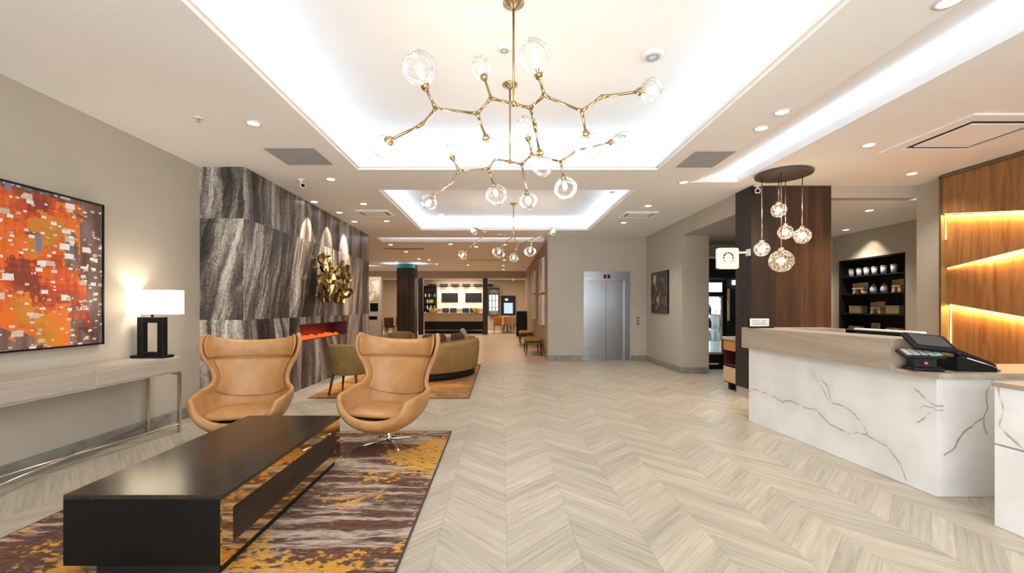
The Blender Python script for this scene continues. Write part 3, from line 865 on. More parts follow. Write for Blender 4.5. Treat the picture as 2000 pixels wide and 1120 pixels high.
n2 = {'A':(1019,321,-.1),'B':(1039,302,-.16),'S1':(1032,272,-.22),'S2':(1029,376,-.2),'C':(966,311,.1),'D':(954,330,.2),'E':(896,333,.1),'S3':(884,309,.05),'G':(881,357,0),'S4':(846,384,-.12),'S5':(964,361,.28),
      'K':(1095,316,.12),'S6':(1100,346,.2),'K2':(1127,294,.05),'S7':(1192,278,-.08)}
e2 = [('H','A'),('A','B'),('B','S1'),('A','S2'),('H','C'),('C','D'),('D','E'),('E','S3'),('E','G'),('G','S4'),('D','S5'),('B','K'),('K','S6'),('K','K2'),('K2','S7')]
l2 = [('S1',1025,245,-.26,.095,.09),('S2',1032,394,-.23,.085,.08),('S3',879,294,.0,.085,.07),('S4',836,398,-.15,.085,.06),('S5',970,383,.32,.125,.11),('S6',1105,371,.25,.125,.11),('S7',1207,279,-.1,.08,.07)]
chandelier('branching brass chandelier with clear glass globes, behind the nearest one in the big tray', 4.24, None, (994,316), TRAY, n2, e2, l2, (996-VX)/F*4.24)
n3 = {'A':(955,455,.1),'S1':(931,448,.1),'B':(925,476,-.2),'S2':(909,492,-.2),'C':(985,475,-.3),'S3':(979,485,-.3),'D':(1012,476,.2),'S4':(1005,495,.2),'E':(1040,468,.0),'S5':(1036,481,.0),'S6':(1072,455,-.1)}
e3 = [('H','A'),('A','S1'),('A','B'),('B','S2'),('H','C'),('C','S3'),('H','D'),('D','S4'),('D','E'),('E','S5'),('E','S6')]
l3 = [('S1',926,450,.1,.11,.07),('S2',903,499,-.2,.10,.08),('S3',974,494,-.3,.125,.11),('S4',1003,505,.2,.10,.08),('S5',1035,493,.0,.12,.10),('S6',1081,452,-.1,.09,.05)]
chandelier('branching brass chandelier hanging in the farther lit tray', 8.6, None, (1003,462), TRAY-.12, n3, e3, l3, (1003-VX)/F*8.6)
for (x,y,z,pw) in ((.1,3.1,2.55,6),(.09,4.24,2.5,5),(.25,8.6,2.5,8)):
    for dx in (-.5,.5): point('chandelier_glow', (x+dx,y,z), pw, (1,.90,.80), .12)

# pendant cluster over the desk
pc = Vector((552/F*5.76, 5.76, CEIL))
t = thing('pendant_cluster', 'cluster of five crackled glass globe pendants under a dark round ceiling plate', 'pendant light', pc)
mesh('canopy', MB().lathe([(.001,-.001),(.32,-.001),(.335,-.01),(.335,-.035),(.31,-.045),(.001,-.045)], n=48), M['canopy'], t)
for (px,py,Y,r) in ((1521,411,5.86,.098),(1534,454,5.92,.098),(1567,461,5.72,.105),(1488,487,5.80,.098),(1526,510,5.54,.145)):
    c = P(px,py,Y) - pc
    mesh('rod', MB().tube([(c.x,c.y,-.04),(c.x,c.y,c.z+r)], .006, 8), M['nickel'], t)
    g = mesh('globe', MB().ball(c, r, n=24, m=16), M['crackle'], t)
    mesh('cap', MB().lathe([(.03,r-.012),(.03,r+.02),(.008,r+.03)], c, 14), M['nickel'], g)
    mesh('bulb', MB().ball(c, .022, n=12, m=8), M['bulb_small'], g)
    point('pendant_glow', pc + c + Vector((0,0,-.0)), 1.6, (1,.84,.6), .05)

# ---------------------------------------------------------------- left wall: painting, console, lamp
XPF = XL + .05
PY1, PY0 = 4.12, 2.30
pz0, pz1 = 1.0, 2.33
t = thing('abstract_painting', 'large orange and grey abstract painting on the left wall', 'painting', (XL+.002, (PY0+PY1)/2, pz0))
hy = (PY1-PY0)/2; H = pz1-pz0
cv = mesh('canvas', MB().box(-.02,.02,-hy+.015,hy-.015,-H/2+.015,H/2-.015), M['painting'], t, loc=(.022,0,H/2))
mesh('frame', MB().box(0,.052,-hy,-hy+.014,0,H).box(0,.052,hy-.014,hy,0,H).box(0,.052,-hy,hy,0,.014).box(0,.052,-hy,hy,H-.014,H), M['black'], t)
CZ = .825; CY0_, CY1_ = 2.62, 4.66
t = thing('console_table', 'long grey wood console table with crossed chrome legs against the left wall', 'table', (-3.645, (CY0_+CY1_)/2, 0))
hl = (CY1_-CY0_)/2
mesh('top', MB().bbox(-.185,.185,-hl,hl,.655,CZ,.004), M['greywood'], t)
for i in range(2):
    y0 = -hl+.06 + i*hl*.98; 
    mesh('drawer', MB().bbox(.183,.192,y0,y0+hl*.92,.675,.805,.003), M['greywood'], t)
for (sx,sy) in ((1,1),(1,-1),(-1,1),(-1,-1)):
    mesh('leg', MB().box(sx*.172-.013,sx*.172+.013,sy*(hl-.014)-.013,sy*(hl-.014)+.013,0,.655), M['nickel'], t)
for s in (1,-1):
    mesh('cross_stretcher', MB().tube([(.165,s*(hl-.02),.09),(0,0,.09),(-.165,-s*(hl-.02),.09)], .0115, 8), M['nickel'], t)
for s in (1,-1):
    mesh('end_bar', MB().box(-.17,.17,s*(hl-.014)-.011,s*(hl-.014)+.011,.63,.655), M['nickel'], t)

t = thing('table_lamp', 'lit table lamp with white rectangular shade and black open frame base on the console', 'lamp', (-3.645, 4.50, CZ))
mesh('base', MB().bbox(-.06,.06,-.04,.04,0,.03,.004).add([],[]), M['black'], t)
t.children[0].scale = (1,1,1)
bpy.data.objects.remove(t.children[0])
mesh('foot', MB().bbox(-.175,.175,-.075,.075,0,.028,.005), M['black'], t)
mesh('stand', MB().bbox(-.135,-.075,-.035,.035,.028,.425,.004).bbox(.075,.135,-.035,.035,.028,.425,.004).bbox(-.076,.076,-.035,.035,.365,.425,.004).bbox(-.076,.076,-.035,.035,.028,.06,.004), M['black'], t)
mesh('neck', MB().tube([(0,0,.425),(0,0,.50)], .012, 10), M['black'], t)
sw, sd, s0, s1 = .27, .085, .455, .705
sh = MB()
for (a,b,c,d) in ((-sw,sw,-sd,-sd+.004),(-sw,sw,sd-.004,sd),(-sw,-sw+.004,-sd,sd),(sw-.004,sw,-sd,sd)): sh.box(a,b,c,d,s0,s1)
def shade_mat():
    t = NT('white_lamp_shade'); c, x, y, z = t.obj()
    d = t.n('BsdfDiffuse', {0: (.85,.82,.76)}); tl = t.n('BsdfTranslucent', {0: (.95,.90,.80)})
    mx = t.n('MixShader', {0: .6}); t.t.links.new(d.outputs[0], mx.inputs[1]); t.t.links.new(tl.outputs[0], mx.inputs[2])
    e = t.n('Emission', {0: (1,.92,.80), 1: .9}); ad = t.n('AddShader')
    t.t.links.new(mx.outputs[0], ad.inputs[0]); t.t.links.new(e.outputs[0], ad.inputs[1])
    t.t.links.new(ad.outputs[0], t.out.inputs[0]); return t.m
M['shade'] = shade_mat()
mesh('lamp_shade', sh, M['shade'], t)
mesh('bulb', MB().ball((0,0,.57), .03, n=12, m=8), M['bulb'], t)
point('lamp_glow', (-3.645, 4.50, CZ+.60), 10, (1,.87,.66), .05)

# ---------------------------------------------------------------- rugs
def rug(name, label, x0, x1, y0, y1, m):
    t = thing(name, label, 'rug', ((x0+x1)/2,(y0+y1)/2,0))
    w, d = (x1-x0)/2, (y1-y0)/2
    mesh('pile', MB().box(-w+.012,w-.012,-d+.012,d-.012,.001,.012), m, t)
    mesh('binding', MB().box(-w,w,-d,-d+.012,.001,.011).box(-w,w,d-.012,d,.001,.011).box(-w,-w+.012,-d+.012,d-.012,.001,.011).box(w-.012,w,-d+.012,d-.012,.001,.011), M['rugedge'], t)
    return t
rug('area_rug', 'gold, maroon and cream streaked rug under the long dark coffee table', -2.9, -.53, 1.25, 4.66, M['rug'])
rug('area_rug', 'amber and brown streaked rug under the curved sofa by the fireplace', -2.85, -.47, 6.36, 10.15, M['rug2'])

# ---------------------------------------------------------------- coffee table
tx0, tx1, ty0, ty1, tz = -2.17, -1.38, 2.13, 3.70, .42
t = thing('coffee_table', 'long low black coffee table with bronze mirrored sides on the gold rug', 'table', ((tx0+tx1)/2,(ty0+ty1)/2,.013))
hw, hd = (tx1-tx0)/2, (ty1-ty0)/2
mesh('body', MB().bbox(-hw,hw-.012,-hd,hd,.055,tz-.035,.003), M['black'], t)
mesh('top', MB().bbox(-hw,hw,-hd,hd,tz-.034,tz-.013,.003), M['tabletop'], t)
mesh('plinth', MB().box(-hw+.15,hw-.03,-hd+.02,hd-.05,0,.055), M['matblack'], t)
fr = MB()
zt, zb = tz-.036, .056
x0, x1 = hw-.012, hw-.002
fr.box(x0,x1,-hd+.004,hd-.004,zt-.075,zt).box(x0,x1,-hd+.004,hd-.004,zb,zb+.07).box(x0,x1,-hd+.004,-hd+.09,zb+.07,zt-.075).box(x0,x1,hd-.09,hd-.004,zb+.07,zt-.075)
mesh('mirror_frame', fr, M['bronzemirror'], t)
mesh('side_panel', MB().box(hw-.012,hw-.007,-hd+.09,hd-.09,zb+.07,zt-.075), M['tableside'], t)
bpy.data.objects.remove([c for c in t.children if c.name.startswith('top')][0])
mesh('top', MB().bbox(-hw,hw,-hd,hd,tz-.035,tz-.013,.003), M['tabletop'], t)

# ---------------------------------------------------------------- egg chairs
def cat(rows, t):
    n = len(rows)-1; x = t*n; i = min(int(x), n-1); f = x-i
    p0, p1, p2, p3 = rows[max(i-1,0)], rows[i], rows[i+1], rows[min(i+2,n)]
    return [0.5*((2*b)+(-a+c)*f+(2*a-5*b+4*c-d)*f*f+(-a+3*b-3*c+d)*f**3) for a,b,c,d in zip(p0,p1,p2,p3)]
#        y     z    w    curl  ny    nz   lift
EGG = [(-.37,.325,.345,.165, .25, .97, .00),
       (-.26,.270,.415,.255, .05,1.00, .00),
       (-.08,.250,.440,.290,-.05,1.00, .00),
       ( .10,.275,.440,.295,-.30, .95, .00),
       ( .22,.355,.420,.270,-.65, .76, .00),
       ( .285,.47,.380,.220,-.88, .47, .00),
       ( .315,.60,.350,.175,-.97, .24, .00),
       ( .34,.73,.375,.190,-1.0, .06, .00),
       ( .365,.86,.445,.235,-1.0,-.02, .02),
       ( .385,.95,.470,.240,-1.0,-.02, .06),
       ( .395,1.0,.440,.200,-1.0, .00, .08)]
def egg_pt(v, u, off=0):
    y,z,w,c,ny,nz,lift = cat(EGG, v)
    l = math.hypot(ny,nz); ny/=l; nz/=l
    a = abs(u)
    w *= .865 if v < .5 else .865+.05*min(1,(v-.5)/.3)
    x = w*math.sin(u*PI/2*.97)
    k = c*(1-math.cos(a*PI/2))**1.15
    # inward normal of the curled section, roughly
    s = math.sin(a*PI/2*.8)
    return Vector((x - math.copysign(s,u)*off, y + ny*(k+off*(1-s*.6)), z + nz*(k+off*(1-s*.6)) + lift*a*a))
def surf(v0,v1,nv,u0,u1,nu,off,thick):
    A = [[egg_pt(v0+(v1-v0)*i/nv, u0+(u1-u0)*k/nu, off) for k in range(nu+1)] for i in range(nv+1)]
    return A
def slab_surface(A, nrm_off):
    """closed padded skin: rows A and offset rows B"""
    m, n = len(A), len(A[0])
    def normal(i,k):
        a = A[min(i+1,m-1)][k]-A[max(i-1,0)][k]; b = A[i][min(k+1,n-1)]-A[i][max(k-1,0)]
        c = b.cross(a)
        return c.normalized() if c.length > 1e-9 else Vector((0,0,1))
    B = [[A[i][k]+normal(i,k)*nrm_off(i/(m-1),k/(n-1)) for k in range(n)] for i in range(m)]
    mb = MB()
    vs = [p for r in A for p in r]+[p for r in B for p in r]; o = m*n; fs = []
    for i in range(m-1):
        for k in range(n-1):
            fs.append((i*n+k,i*n+k+1,(i+1)*n+k+1,(i+1)*n+k)); fs.append((o+i*n+k,o+(i+1)*n+k,o+(i+1)*n+k+1,o+i*n+k+1))
    for i in range(m-1):
        for k in (0,n-1): fs.append((i*n+k,(i+1)*n+k,o+(i+1)*n+k,o+i*n+k))
    for k in range(n-1):
        for i in (0,m-1): fs.append((i*n+k,i*n+k+1,o+i*n+k+1,o+i*n+k))
    mb.add(vs, fs, True)
    return mb
def subsurf(o, lv=1):
    s = o.modifiers.new('sub', 'SUBSURF'); s.levels = lv; s.render_levels = lv
def egg_chair(loc, rz, label):
    t = thing('egg_chair', label, 'armchair', loc, rz, 'tan leather egg chairs')
    A = surf(0,1,26,-1,1,20,0,0)
    o = mesh('shell', slab_surface(A, lambda i,k: -(.045+.055*max(0,1-abs(i-.12)/.36)**.8*math.sin(PI*k)**1.2)), M['leather'], t); subsurf(o)
    A = surf(.775,1.0,8,-.985,.985,18,.012,0)
    o = mesh('headrest', slab_surface(A, lambda i,k: .012+.034*math.sin(PI*min(1,max(0,i*.96+.02)))*(1-.75*abs(2*k-1)**3)), M['leather'], t); subsurf(o)
    A = surf(.47,.765,9,-.80,.80,16,.006,0)
    o = mesh('back_pad', slab_surface(A, lambda i,k: .004+.010*(math.sin(PI*i)**.4)*(math.sin(PI*k)**.4)), M['leather'], t); subsurf(o)
    # seat cushion
    mb = MB().pillow((0,-.075,.355), .60, .56, .085, e=.55)
    mesh('seat_cushion', mb, M['leather'], t)
    mesh('pedestal', MB().lathe([(.001,.035),(.03,.035),(.03,.07),(.021,.08),(.021,.17),(.07,.19),(.07,.205),(.001,.205)], n=20), M['chrome'], t)
    for k in range(4):
        a = PI/4 + k*PI/2
        d = Vector((math.cos(a), math.sin(a), 0))
        mesh('foot', MB().tube([d*.01+Vector((0,0,.05)), d*.16+Vector((0,0,.035)), d*.30+Vector((0,0,.012))], [.018,.014,.010], 8), M['chrome'], t)
    return t
egg_chair((-1.10,4.22,.013), -.22, 'tan leather wing chair right of the coffee table end, showing its chrome foot')
egg_chair((-2.45,4.14,.013), .26, 'tan leather wing chair on the left behind the coffee table, near the console')

# ---------------------------------------------------------------- fireplace and wall sculpture
t = thing('fireplace', 'linear electric fireplace glowing red in the dark marble wall', 'fireplace', (XM, (FY0+FY1)/2, FZ0))
hy = (FY1-FY0)/2-.003; h = FZ1-FZ0-.004
mesh('firebox', MB().box(-.30,-.28,-hy,hy,.002,h).box(-.28,-.001,-hy,-hy+.02,.002,h).box(-.28,-.001,hy-.02,hy,.002,h).box(-.28,-.001,-hy+.02,hy-.02,.002,.012).box(-.28,-.001,-hy+.02,hy-.02,h-.01,h), simple('dark_red_firebox', (.06,.02,.014), .4), t)
rr = random.Random(3)
em = MB().box(-.24,-.06,-hy+.04,hy-.3,.012,.03)
for i in range(60):
    em.ball((-.06-.17*rr.random(), -hy+.05+(2*hy-.40)*rr.random(), .03), .018+.02*rr.random(), n=8, m=5)
mesh('ember_bed', em, M['ember'], t)
area('fire_glow', (XM-.15,(FY0+FY1)/2-.1,FZ0+.06), .1, 1.6, 1.0, (1,.12,.03), (0,PI,0))

pa = onx(598,492,XM); pb = onx(676,582,XM)
t = thing('wall_sculpture', 'antique gold wall sculpture of overlapping petal cups on the dark marble wall', 'wall art', (XM, (pa.y+pb.y)/2, 1.5))
rr = random.Random(11)
cups = []
for (r0, zz) in enumerate((.06,.22,.38,.54,.70)):
    for k in range(6):
        yy = -.66+.24*k+(.12 if r0 % 2 else 0)
        if (r0 == 0 and k in (2,)) or (r0 == 4 and k in (2,3)) or (r0 == 0 and k == 5): continue
        cups.append((yy+rr.uniform(-.03,.03), zz+rr.uniform(-.03,.03)+(.05 if k > 3 else 0)*(-1)))
for (cy, cz) in cups:
    m = MB()
    n = 6; R = .165
    rot = rr.random()*PI; tilt = Matrix.Rotation(rr.uniform(-.35,.35),3,'Y') @ Matrix.Rotation(rr.uniform(-.35,.35),3,'Z')
    vs = []; fs = []
    rings = [(.012,.0),(.05,.008),(.095,.04),(.125,.10)]
    for (r,dp) in rings:
        for k in range(n):
            a = rot + 2*PI*k/n
            rk = r*(1+.10*(-1)**k) * (.92+.16*rr.random())
            vs.append(tilt @ Vector((dp, rk*math.cos(a), rk*math.sin(a))) + Vector((.035+.05*rr.random()*0+.04, cy, cz)))
    for i in range(3):
        for k in range(n):
            l=(k+1)%n; fs.append((i*n+k,i*n+l,(i+1)*n+l,(i+1)*n+k))
    fs.append(tuple(range(n)))
    m.add(vs, fs, False)
    m.tube([(.002,cy,cz),(.08,cy,cz)], .012, 6)
    o = mesh('petal_cup', m, M['brassdark'], t)
    so = o.modifiers.new('thick','SOLIDIFY'); so.thickness = .006

# ---------------------------------------------------------------- second seating group
def barrel_chair(loc, rz, label, group):
    t = thing('barrel_chair', label, 'chair', loc, rz, group)
    rows = []
    n = 26
    a0, a1 = math.radians(-35), math.radians(215)
    A = []
    for i in range(9):
        z = .30 + .48*i/8
        r = .27 + .055*i/8
        row = []
        for k in range(n+1):
            u = k/n; a = a0+(a1-a0)*u
            droop = .20*(abs(2*u-1)**2.5)*(i/8)
            row.append(Vector((r*math.cos(a)*1.03, r*math.sin(a), z-droop)))
        A.append(row)
    o = mesh('back_shell', slab_surface(A, lambda i,k: -.055), M['olive'], t); subsurf(o)
    mesh('seat', MB().pillow((0,-.03,.42), .54, .56, .17, e=.7), M['olive'], t)
    for (sx,sy) in ((1,1),(-1,1),(1,-1),(-1,-1)):
        mesh('leg', MB().tube([(sx*.17,sy*.17,.37),(sx*.225,sy*.225,0)], [.024,.013], 10), M['cherry'], t)
    return t
bc = barrel_chair((-2.36,6.72,.016), PI*.97, 'olive tan barrel chair with dark legs seen from behind, near the fireplace', 'olive tan barrel chairs')
dup(bc, (-2.28,9.75,.016), 0.15, 'olive tan barrel chair at the far end of the fireplace rug', 'olive tan barrel chairs')

def arc_surface(prof, a0, a1, n, c):
    rows = []
    for i in range(n+1):
        u = i/n; a = a0+(a1-a0)*u
        rows.append([Vector((c[0]+r*math.cos(a), c[1]+r*math.sin(a), z)) for r,z in prof(u)])
    mb = MB()
    m = len(rows[0])
    mb.grid(rows, True, True)
    mb.add(rows[0], [tuple(range(m))]); mb.add(rows[-1], [tuple(range(m-1,-1,-1))])
    return mb
t = thing('curved_sofa', 'curved tan sofa with a rounded low back facing the fireplace', 'sofa', (-1.75,8.85,.013))
R1 = 1.27
a0, a1 = math.radians(-88), math.radians(88)
def backp(u):
    h = .50 + .20*math.sin(PI*min(1,max(0,u*.8+.12)))**.9
    th = .17
    e = .03
    return [(R1-th,.13),(R1-.02,.13),(R1,.16),(R1+.035,h*.65),(R1+.04,h-.06),(R1+.02,h),(R1-th*.5,h+.03),(R1-th+.02,h-.02),(R1-th-.01,h-.08)]
mesh('back', arc_surface(backp, a0, a1, 40, (0,0)), M['sofa'], t)
mesh('seat', arc_surface(lambda u: [(.42,.13),(R1-.16,.13),(R1-.16,.40),(R1-.2,.43),(.47,.44),(.42,.40)], a0+.03, a1-.03, 36, (0,0)), M['sofa'], t)
mesh('plinth', arc_surface(lambda u: [(.48,0),(R1-.06,0),(R1-.06,.13),(.48,.13)], a0+.04, a1-.04, 36, (0,0)), M['matblack'], t)
mesh('welt', arc_surface(lambda u: [(R1-.06+.008*math.cos(q), backp(u)[6][1]+.002+.008*math.sin(q)) for q in (0,PI/2,PI,1.5*PI)], a0, a1, 40, (0,0)), M['tancushion'], t)
for (ang, w, m, lab) in ((-58,.48,'darkcushion','dark brown cushion on the curved sofa, nearest the camera'),(-22,.46,'darkcushion','dark brown cushion against the back of the curved sofa, second from the camera'),(6,.40,'tancushion','rust tan cushion at the crown of the curved sofa, poking above its back')):
    a = math.radians(ang)
    rr_ = R1-.27
    Mx = Matrix.Rotation(a-PI/2, 4, 'Z') @ Matrix.Rotation(-1.25, 4, 'X')
    o = mesh('throw_cushion', MB().pillow((0,0,0), w, w*.85, .14, Mx), M[m], loc=(-1.75+rr_*math.cos(a), 8.85+rr_*math.sin(a), .013+.44+.21+(.09 if m=='tancushion' else 0)))
    tag(o, lab, 'cushion')

# ---------------------------------------------------------------- elevator, prints on the right wall
t = thing('elevator', 'stainless steel elevator with closed double doors and red floor indicator', 'elevator', ((EX0+EX1)/2, YE, 0))
hw = (EX1-EX0)/2
for s in (-1,1):
    m = MB().box(min(s*.003,s*(hw-.1)),max(s*.003,s*(hw-.1)),.07,.10,.004,2.03)
    mesh('door', m, M['steel'], t)
mesh('frame', MB().box(-hw-.03,-hw+.1,-.012,.10,0,EZ).box(hw-.1,hw+.03,-.012,.10,0,EZ), M['steel'], t)
mesh('header', MB().box(-hw-.03,hw+.03,-.014,.10,2.03,EZ+.03), M['steel'], t)
mesh('sill', MB().box(-hw+.1,hw-.1,0,.10,0,.004), M['nickel'], t)
ind = mesh('floor_indicator', MB().box(-.08,.08,-.02,-.014,2.09,2.19), M['black'], t)
d = MB()
for (a,b,c,e) in ((-.025,.02,2.165,2.175),(.012,.022,2.105,2.175),(-.025,.02,2.135,2.145),(-.025,.02,2.105,2.115)): d.box(a,b,-.022,-.020,c,e)
mesh('digit', d, M['red'], ind)
mesh('shaft_back', MB().box(-hw,hw,.18,.19,0,EZ), M['matblack'], t)
p = P(1246,627,YE)
t = thing('call_button_plate', 'steel elevator call button plate right of the elevator', 'button panel', (p.x,YE,p.z))
mesh('plate', MB().bbox(-.035,.035,-.012,0,-.10,.10,.003), M['steel'], t)
for z in (.03,-.03): mesh('button', MB().lathe([(.001,0),(.014,0),(.014,.006),(.001,.007)], (0,-.012,z), 12, Matrix.Rotation(PI/2,4,'X')), M['white'], t)
pa = onx(1275,532,XR); pb = onx(1307,612,XR)
t = thing('framed_print', 'dark brown coffee themed canvas print right of the elevator', 'picture', (XR-.002,(pa.y+pb.y)/2,1.70))
hy = (pa.y-pb.y)/2
mesh('canvas', MB().box(-.03,-.005,-hy+.012,hy-.012,-.465,.465), M['print'], t)
mesh('frame', MB().box(-.036,0,-hy,-hy+.012,-.48,.48).box(-.036,0,hy-.012,hy,-.48,.48).box(-.036,0,-hy+.012,hy-.012,-.48,-.465).box(-.036,0,-hy+.012,hy-.012,.465,.48), M['black'], t)

# corridor wall frames and benches
for (ya,yb,za,zb,lab) in ((11.95,12.95,1.78,2.75,'upper cream canvas of the nearer pair on the corridor wall'),(11.95,12.95,.86,1.70,'lower cream canvas of the nearer pair on the corridor wall'),(15.0,16.2,1.85,2.62,'upper cream canvas of the farther pair on the corridor wall'),(15.0,16.2,.95,1.80,'lower cream canvas of the farther pair on the corridor wall')):
    t = thing('corridor_canvas', lab, 'picture', (1.218,(ya+yb)/2,za)); hy=(yb-ya)/2; h=zb-za
    mesh('canvas', MB().box(-.06,-.0,-hy+.02,hy-.02,.02,h-.02), M['art1'], t)
    mesh('frame', MB().box(-.07,0,-hy,-hy+.02,0,h).box(-.07,0,hy-.02,hy,0,h).box(-.07,0,-hy+.02,hy-.02,0,.02).box(-.07,0,-hy+.02,hy-.02,h-.02,h), M['white'], t)
for (y,m,lab) in ((12.6,'olive','low olive bench against the corridor wall beside the elevator block'),(16.2,'orange','orange upholstered bench farther along the corridor wall')):
    t = thing('bench', lab, 'bench', (.93,y,0))
    mesh('seat', MB().pillow((0,0,.42), .50, 1.2, .12, e=.3), M[m], t)
    mesh('apron', MB().box(-.22,.22,-.55,.55,.33,.37), M['cherry'], t)
    for (sx,sy) in ((1,1),(1,-1),(-1,1),(-1,-1)): mesh('leg', MB().tube([(sx*.19,sy*.5,.34),(sx*.21,sy*.54,0)], [.024,.016], 8), M['cherry'], t)

# ---------------------------------------------------------------- market nook
t = thing('drinks_cooler', 'black glass door drinks cooler with lit white header in the market nook', 'refrigerator', (4.52,9.42,0))
w = .37
mesh('cabinet', MB().box(-w,-w+.04,0,.6,0,1.94).box(w-.04,w,0,.6,0,1.94).box(-w+.04,w-.04,.0,.6,1.90,1.94).box(-w+.04,w-.04,.02,.6,0,.32).box(-w+.04,w-.04,.55,.6,.32,1.90).box(-w+.04,w-.04,0.02,.6,1.60,1.68), M['black'], t)
mesh('lit_header', MB().box(-w+.042,w-.042,.0,.03,1.69,1.895), M['coolerlit'], t)
mesh('interior', MB().box(-w+.042,w-.042,.535,.549,.33,1.595), M['coolerback'], t)
mesh('lining', MB().box(w-.049,w-.041,.03,.534,.33,1.595).box(-w+.041,-w+.049,.03,.534,.33,1.595), M['white'], t)
mesh('floor_lining', MB().box(-w+.05,w-.05,.03,.534,.321,.33), M['white'], t)
dr = mesh('door', MB().box(-w+.04,-w+.08,-.02,.018,.33,1.60).box(w-.08,w-.04,-.02,.018,.33,1.60).box(-w+.08,w-.08,-.02,.018,.33,.37).box(-w+.08,w-.08,-.02,.018,1.56,1.60), M['nickel'], t)
mesh('pane', MB().box(-w+.08,w-.08,-.004,.004,.37,1.56), M['pane'], dr)
mesh('handle', MB().tube([(w-.11,-.045,.8),(w-.11,-.045,1.2)], .009, 8), M['black'], dr)
for z in (.62,.90,1.20): mesh('shelf', MB().box(-w+.045,w-.045,.08,.53,z-.012,z), M['chrome'], t)
mesh('grille', MB().box(-.2,.25,-.005,.02,.10,.13), M['white'], t)
area('cooler_light', (4.52,9.5,1.58), .5, .25, 14, (.8,.92,1))
for (zi,z,row) in ((0,.62,'lower'),(1,.90,'middle'),(2,1.20,'upper')):
    for k in range(5):
        x = 4.52-.24+k*.12
        o = mesh('bottle', MB().lathe([(.001,0),(.034,0),(.034,.13),(.014,.18),(.014,.215),(.001,.215)], n=12), M[('white','matblack','black')[zi] if k != 4 else 'white'], loc=(x, 9.55, z))
        tag(o, ('white' if (zi==0 or k==4) else 'dark') + ' drink bottle in a row on the %s shelf of the lit cooler' % row, 'bottle', '%s bottles on the %s cooler shelf' % ('white' if (zi==0 or k==4) else 'dark', row))
struct('wall_market_panel', MB().box(4.92,5.68,9.38,9.46,0,1.97), M['matblack'])
tag(mesh('wall_strip', MB().box(-.022,.022,-.02,0,0,.70), M['oak'], loc=(4.96,9.375,1.06)), 'vertical oak strip on the black panel right of the cooler', 'trim')
tag(mesh('light_bar', MB().bbox(-.20,.20,-.10,-.02,0,.10,.01), M['coolerlit'], loc=(5.22,9.375,1.84)), 'white lit bar above the black panel right of the cooler', 'light')
# coffee station cabinet beside the column
t = thing('service_cabinet', 'narrow service cabinet with orange drawer fronts beside the dark column', 'cabinet', (3.93, 6.99, 0))
mesh('carcass', MB().box(-.20,.20,-.19,.19,.12,.14).box(-.20,.20,-.19,-.17,.14,.82).box(-.20,.20,.17,.19,.14,.82).box(.18,.20,-.17,.17,.14,.82).box(-.20,.18,-.17,.17,.40,.42), M['redwood'], t)
mesh('worktop', MB().bbox(-.23,.21,-.195,.20,.82,.87,.005), M['greywood'], t)
mesh('drawer', MB().box(-.215,-.20,-.185,.185,.65,.81), M['orangewood'], t)
mesh('drawer', MB().box(-.215,-.20,-.185,.185,.14,.38), M['barwood'], t)
for s in (-1,1): mesh('foot', MB().box(-.15,-.08,s*.11-.045,s*.11+.045,0,.12), M['matblack'], t)

# projecting sign
sg = P(1420.5,505.5,6.42)
t = thing('projecting_sign', 'white rounded square shop sign with dark emblem projecting from the dark column', 'sign', sg)
hs = .157
pts = []
for (cx,cz,a) in ((1,-1,-90),(1,1,0),(-1,1,90),(-1,-1,180)):
    for k in range(5):
        q = math.radians(a+k*22.5); pts.append((cx*(hs-.03)+.03*math.cos(q), cz*(hs-.03)+.03*math.sin(q)))
mesh('panel', MB().extr([(x,-.03,z) for x,z in pts], (0,.06,0), 'y'), M['white'], t)
m = MB(); m2 = MB()
def arcblk(mb, a0, a1, r0, r1):
    n = 4; poly = []
    for k in range(n+1):
        q = math.radians(a0+(a1-a0)*k/n); poly.append((r1*math.cos(q), -.033, r1*math.sin(q)+.01))
    for k in range(n,-1,-1):
        q = math.radians(a0+(a1-a0)*k/n); poly.append((r0*math.cos(q), -.033, r0*math.sin(q)+.01))
    mb.extr(poly, (0,.004,0), 'y')
for a in (52,82,112): arcblk(m, a-2, a+18, .062, .082)
for (a,b) in ((22,44),(136,158)): arcblk(m, a, b, .058, .082)
for (a,b) in ((-8,12),(168,188)): arcblk(m, a, b, .058, .080)
for (a,b) in ((-42,-20),(200,222)): arcblk(m2, a, b, .060, .082)
for (a,b) in ((-62,-48),(228,242)): arcblk(m2, a, b, .070, .085)
mesh('emblem', m, M['matblack'], t)
mesh('emblem_lower', m2, M['grey'], t)
mesh('bracket', MB().tube([(hs-.01,0,.09),(3.70-sg.x,0,.09)], .016, 10).box(3.685-sg.x,3.70-sg.x,-.05,.05,.04,.14), M['white'], t)

# ---------------------------------------------------------------- display niche in the alcove
t = thing('display_shelving', 'black shelving niche with four shelves of goods in the alcove behind the desk', 'shelves', (XA+.002,(NY0+NY1)/2,NZ0))
hy = (NY1-NY0)/2-.002; h = NZ1-NZ0-.002
SHELF = [2.03,1.65,1.22,.86]
mesh('carcass', MB().box(.40,.42,-hy,hy,.002,h).box(0,.40,-hy,-hy+.03,.002,h).box(0,.40,hy-.03,hy,.002,h).box(0,.40,-hy+.03,hy-.03,.002,.03).box(0,.40,-hy+.03,hy-.03,h-.03,h), M['matblack'], t)
for z in SHELF: mesh('shelf', MB().box(.005,.40,-hy+.03,hy-.03,z-NZ0-.025,z-NZ0), M['matblack'], t)
mesh('face_trim', MB().box(-.02,0,hy,hy+.07,-.55,h), M['nickel'], t)
def niche(px, z): 
    Y = (XA+.17)*F/(px-VX); return Vector((XA+.17, Y, z+.001))
